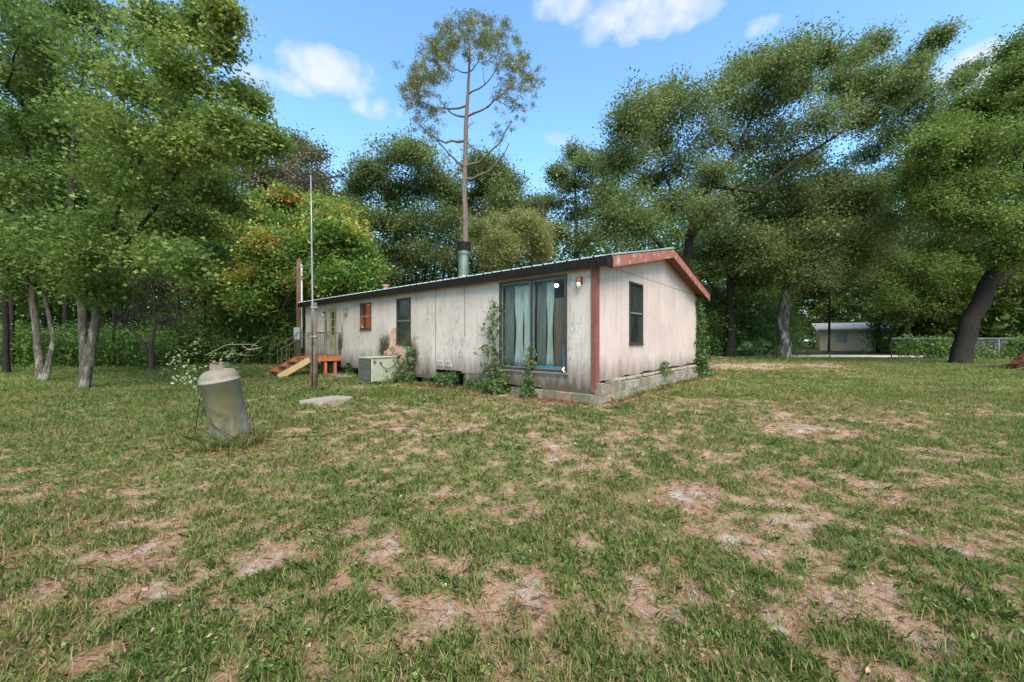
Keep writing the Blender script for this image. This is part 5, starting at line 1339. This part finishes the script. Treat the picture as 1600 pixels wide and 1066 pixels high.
# stump: upturned root plate with reddish torn wood
sb = gp(1590, 583); sb = Vector((gnd(1614, 15.8).x, 15.8, gs(gnd(1614, 15.8).x, 15.8)))
st = empty('tree_stump', sb, R(20), label='upturned reddish stump with torn roots at the right edge', cat='stump')
M_ST = bark_mat('torn_red_wood', (.07, .032, .018), (.20, .085, .04), (.05, .035, .025), 3)
mb = MB(); nseg = 14
for j in range(9):
    z = -.1 + j * .17; 
    for i in range(nseg):
        a = 2 * math.pi * i / nseg; r_ = (.62 - .055 * j) * (1 + .28 * math.sin(a * 3 + j * .3) * (1 - j / 10)) * random.uniform(.88, 1.12)
        mb.v.append((r_ * math.cos(a) + .05 * j, r_ * math.sin(a), z + (random.uniform(-.14, .22) if j == 8 else 0)))
for j in range(8):
    for i in range(nseg): a0 = j * nseg + i; a1 = j * nseg + (i + 1) % nseg; mb.f.append((a0, a1, a1 + nseg, a0 + nseg))
mb.f.append(tuple(8 * nseg + i for i in range(nseg)))
mb.build('stump_wood', M_ST, st)
for k_ in range(14):
    a = random.uniform(0, 2 * math.pi); mb = MB(); q = Vector((math.cos(a), math.sin(a), 0)); 
    mb.tube([tuple(q * .4 + Vector((0, 0, .25))), tuple(q * .8 + Vector((0, 0, .15))), tuple(q * random.uniform(1.1, 1.9) + Vector((random.gauss(0, .2), random.gauss(0, .2), .03)))], [.07, .04, .012], 6, jit=.1); mb.build('root', B_TWIG, st)
# brush pile near stump and fallen branches under the oaks
def branch_thing(px, Y, L_, n, lab, grp, m=B_TWIG, name='fallen_branch', r=.02):
    b = gnd(px, Y); b.z = gs(b.x, b.y); mb = MB()
    d = Vector((random.uniform(-1, 1), random.uniform(-.4, .4), 0)).normalized() * L_
    mb.tube([tuple(-d * .5 + Vector((0, 0, r))), (0, 0, r * 1.5 + .02), tuple(d * .5 + Vector((0, 0, r)))], [r, r * .8, r * .4], 6, jit=.1)
    for k in range(n):
        s0 = d * random.uniform(-.3, .4) + Vector((0, 0, r)); e = s0 + Vector((random.gauss(0, .25) * L_, random.gauss(0, .2) * L_, random.uniform(.0, .12) * L_)); mb.tube(curve(s0, e, 0, .1, 4), [r * .4, r * .35, r * .3, r * .2, r * .1], 4)
    o = mb.build(name, m, None); o.location = b; tag(o, label=lab, cat='branch', group=grp)
FG = 'fallen branches under the right oaks'
for (px, Y, L_, lab) in [(1120, 20, 1.2, 'fallen branch right of the gable corner'), (1175, 21, .9, 'fallen stick on the worn dirt before the thick oak'), (1380, 22, 1.4, 'fallen branch near the left fence end'), (1540, 17.5, 1.8, 'brushy fallen branch right of the leaning oak'), (1560, 16.5, 1.6, 'brushy fallen branch just left of the stump'), (1350, 19, .8, 'fallen stick in the middle right lawn')]:
    branch_thing(px, Y, L_, 8, lab, FG)
TG = 'dark twigs on the bare soil in the foreground'
for (px, py, L_, lab) in [(848, 935, .12, 'short dark twig on the bare patch, upper of the twigs'), (846, 955, .1, 'dark twig lower right on the bare patch'), (785, 895, .09, 'dark twig above the bare patch'), (760, 889, .1, 'pale twig left of the dark twig above the bare patch'), (815, 950, .14, 'dark twig across the bare patch'), (268, 948, .07, 'small dark chip right of the left sandy patch'), (905, 1038, .1, 'dark twig at the bottom centre')]:
    Y = CAMH * F / (py - 533); branch_thing(px, Y, L_, 2, lab, TG, plain('dark_twig', (.035, .022, .018), (.06, .04, .03), 9, .9) if 'pale' not in lab else plain('bleached_twig', (1, 1, 1)), 'fallen_twig', .004)

# ------------------------------------------------------------------ grass, straw and litter
def inhouse(x, y, pad=0.0):
    lx = (x - HX) * .7682 - (y - HY) * .6402; ly = (x - HX) * .6402 + (y - HY) * .7682
    return (lx < .02 + pad) & (lx > -LEN - pad) & (ly > -.02 - pad) & (ly < WID + pad)
def lawn_pts(n, ymin, ymax, power=1.35):
    # pdf over depth chosen so that density thins with distance
    u = RNG.random(n); e = 2 - power
    y = (ymin ** e + u * (ymax ** e - ymin ** e)) ** (1 / e)
    x = RNG.uniform(-1.5, 1.5, n) * y
    return x, y
def blades(name, x, y, z, ln, wd, lean, m, val, label, seg2=True):
    n = len(x); a = RNG.uniform(0, 2 * np.pi, n); d = np.stack([np.cos(a), np.sin(a), np.zeros(n)], 1)
    a2 = a + np.pi / 2 + RNG.normal(size=n) * .5; s_ = np.stack([np.cos(a2), np.sin(a2), np.zeros(n)], 1)
    B = np.stack([x, y, z], 1); up_ = np.array([0, 0, 1.0]); ln = ln[:, None]; wd = wd[:, None]; lean = lean[:, None]
    h = np.sqrt(np.clip(1 - lean ** 2, .02, 1))
    M1 = B + d * ln * .5 * lean * .6 + up_ * ln * .55 * h; T_ = B + d * ln * lean + up_ * ln * h * .86
    P = [B - s_ * wd * .5, B + s_ * wd * .5, M1 + s_ * wd * .42, T_, M1 - s_ * wd * .42]
    V = np.stack(P, 1).reshape(-1, 3); b = (np.arange(n) * 5)[:, None]
    idx = (b + np.array([[0, 1, 2, 3, 4]])).ravel()
    o = npmesh(name, V, idx, 5, m, None, val); tag(o, label=label, kind='stuff'); return o
G_GRASS = leaf_mat('grass_blade', [(0, (.095, .165, .032)), (.38, (.160, .235, .050)), (.60, (.25, .28, .080)), (.78, (.38, .31, .15)), (1, (.46, .28, .16))], .45)
G_STRAW = leaf_mat('straw_blade', [(0, (.16, .06, .03)), (.45, (.32, .15, .08)), (.8, (.46, .30, .18)), (1, (.60, .46, .33))], .15)
def tuft_coll(per, size, wid, spread):
    c = bpy.data.collections.new('grass_tuft')
    for k in range(9):
        z0 = np.zeros(per); px_ = RNG.normal(size=per) * spread; py_ = RNG.normal(size=per) * spread
        o = blades('grass_tuft', px_, py_, z0 - .004, size * RNG.uniform(.4, 1.35, per), wid * RNG.uniform(.6, 1.3, per), np.clip(RNG.normal(.70, .22, per), .1, .97), G_GRASS,
                   np.where(RNG.random(per) < .14, .5, RNG.normal(size=per) * .10), 'tuft')
        COL.objects.unlink(o); c.objects.link(o)
    return c
def make_grass(ntuft, per, ymin, ymax, size, wid, name, label, thr=.27, power=1.35, spread=.035):
    x, y = lawn_pts(ntuft, ymin, ymax, power)
    b = bareness(x, y); keep = (RNG.random(len(x)) > np.clip((b + .16) / thr * .5, 0, .975)) & ~inhouse(x, y, .02)
    keep &= ~((np.abs(x - gpad.x) < .45) & (np.abs(y - gpad.y) < .5))
    keep &= ~((y > 26.2) & (y < 31.0) & (x > 12))
    x, y, b = x[keep], y[keep], b[keep]
    tall = vnoise(x, y, 1.7, 55, 2)
    tv = np.clip(vnoise(x, y, .9, 61, 3) * .7 + RNG.normal(size=len(x)) * .12 + .06 + np.clip(b, -.1, .4) * .8, 0, .95)
    sc = np.clip(np.sqrt(y / 5), .85, 2.0)
    hz = sc * (.55 + .95 * tall) * RNG.uniform(.75, 1.25, len(x))
    tg = RNG.random(len(x)) < .02; hz = np.where(tg, hz * 1.7, hz)
    o = scatter(name, np.stack([x, y, gsurf(x, y)], 1), tv, tuft_coll(per, size, wid, spread), 9, np.stack([sc, sc, hz], 1), None, .06)
    return tag(o, label=label, kind='stuff')
gpad = gnd(511, CAMH * F / (627 - 533))
make_grass(46000, 18, .9, 10, .062, .0046, 'grass', 'short green lawn grass in the foreground and middle', spread=.032)
make_grass(60000, 14, 9, 36, .060, .008, 'grass', 'far lawn grass between the house and the trees', power=1.0, spread=.06)
# straw litter
x, y = lawn_pts(260000, .9, 22, 1.45); b = bareness(x, y)
keep = (RNG.random(len(x)) < np.clip(.34 + b * 1.0, .12, .8)) & ~inhouse(x, y, -.0) & (b < .95)
x, y = x[keep], y[keep]; n = len(x); sc = np.clip(np.sqrt(y / 3), .8, 2.2)
blades('pine_straw', x, y, gsurf(x, y) + .004, .05 * RNG.uniform(.5, 1.6, n) * sc, .0026 * sc, np.clip(RNG.normal(.985, .03, n), .85, .999), G_STRAW,
       np.clip(vnoise(x, y, 1.3, 77, 2) * .6 + RNG.normal(size=n) * .22 + .2, 0, 1), 'dry pine straw and dead grass scattered over the lawn')
# red-brown straw heaps by the footing and the tank
n = 9000; t = RNG.random(n) * 6; lx = -t * (RNG.random(n) < .6) + .0; gab = lx == 0
LX = np.where(gab, .12 + np.abs(RNG.normal(size=n)) * .28, lx); LY = np.where(gab, RNG.random(n) * 8.3, -.12 - np.abs(RNG.normal(size=n)) * .38)
X = HX + .7682 * LX + .6402 * LY; Yv = HY - .6402 * LX + .7682 * LY
m1 = vnoise(X, Yv, 1.5, 66, 2) > .42; X, Yv = X[m1], Yv[m1]
X = np.concatenate([X, tb_.x + .05 + RNG.normal(size=900) * .3]); Yv = np.concatenate([Yv, tb_.y - .25 + RNG.normal(size=900) * .16]); n = len(X)
G_RED = leaf_mat('red_straw', [(0, (.12, .04, .02)), (.5, (.28, .10, .05)), (1, (.42, .22, .13))], .1)
blades('pine_straw', X, Yv, gsurf(X, Yv) + .006, .09 * RNG.uniform(.5, 1.5, n), .006 * np.ones(n), np.clip(RNG.normal(.97, .04, n), .8, .999), G_RED, RNG.random(n), 'red brown dead needles along the footing and tank')
rx = []; ry = []
for (cx, cy, rr_, k_) in ((tb_.x, tb_.y, .24, 240), (ant.location.x, ant.location.y, .12, 90)):
    a_ = RNG.uniform(0, 6.283, k_); q_ = rr_ + np.abs(RNG.normal(size=k_)) * .07; rx.append(cx + np.cos(a_) * q_); ry.append(cy + np.sin(a_) * q_)
for k_ in range(420):
    if k_ % 3: p_ = hloc(random.uniform(-10.5, -3.0), -.12 - abs(random.gauss(0, .18)))
    else: p_ = hloc(.2 + abs(random.gauss(0, .1)), random.uniform(.2, 8))
    rx.append(np.array([p_.x])); ry.append(np.array([p_.y]))
a_ = RNG.uniform(0, 6.283, 160); q_ = hloc(-7.3, -.62); rx.append(q_.x + np.cos(a_) * .75 + RNG.normal(size=160) * .05); ry.append(q_.y + np.sin(a_) * .75 + RNG.normal(size=160) * .05)
x = np.concatenate(rx); y = np.concatenate(ry)
o = scatter('tall_grass', np.stack([x, y, gsurf(x, y)], 1), RNG.uniform(.1, .6, len(x)), tuft_coll(14, .15, .006, .03), 9, RNG.uniform(.7, 1.4, len(x)), None, .1)
tag(o, label='longer unmown grass round the tank, post and house foot', kind='stuff')
# fallen leaves
x, y = lawn_pts(3600, 1, 20, 1.3); k_ = ~inhouse(x, y, .0); x, y = x[k_], y[k_]
C = np.stack([x, y, gsurf(x, y) + .018], 1)
o = leaves('fallen_leaves', C, .024, leaf_mat('fallen_leaf', [(0, (.10, .045, .025)), (.5, (.26, .12, .06)), (.9, (.36, .22, .12)), (1, (.5, .40, .28))], .1), None, RNG.random(len(C)), 1.5, .6, True)
tag(o, label='small dead leaves scattered on the lawn', kind='stuff')
# low broadleaf weeds in the lawn
x, y = lawn_pts(1100, 1.2, 16, 1.3); k_ = ~inhouse(x, y, .05); x, y = x[k_], y[k_]
X = np.repeat(x, 9) + RNG.normal(size=len(x) * 9) * .028; Yv = np.repeat(y, 9) + RNG.normal(size=len(x) * 9) * .028
C = np.stack([X, Yv, gsurf(X, Yv) + .03 + RNG.random(len(X)) * .02], 1)
o = leaves('lawn_weeds', C, .022, G_GRASS, None, np.clip(RNG.normal(.4, .15, len(C)), 0, .72), 1.0, .55); tag(o, label='low leafy weeds in the lawn', kind='stuff')
tris = 0
for o in bpy.data.objects:
    if o.type == 'MESH': tris += sum(max(1, o.data.polygons[0].loop_total - 2) for _ in (0,)) * len(o.data.polygons) if len(o.data.polygons) else 0
print('TRIS approx', tris, 'objects', len(bpy.data.objects))
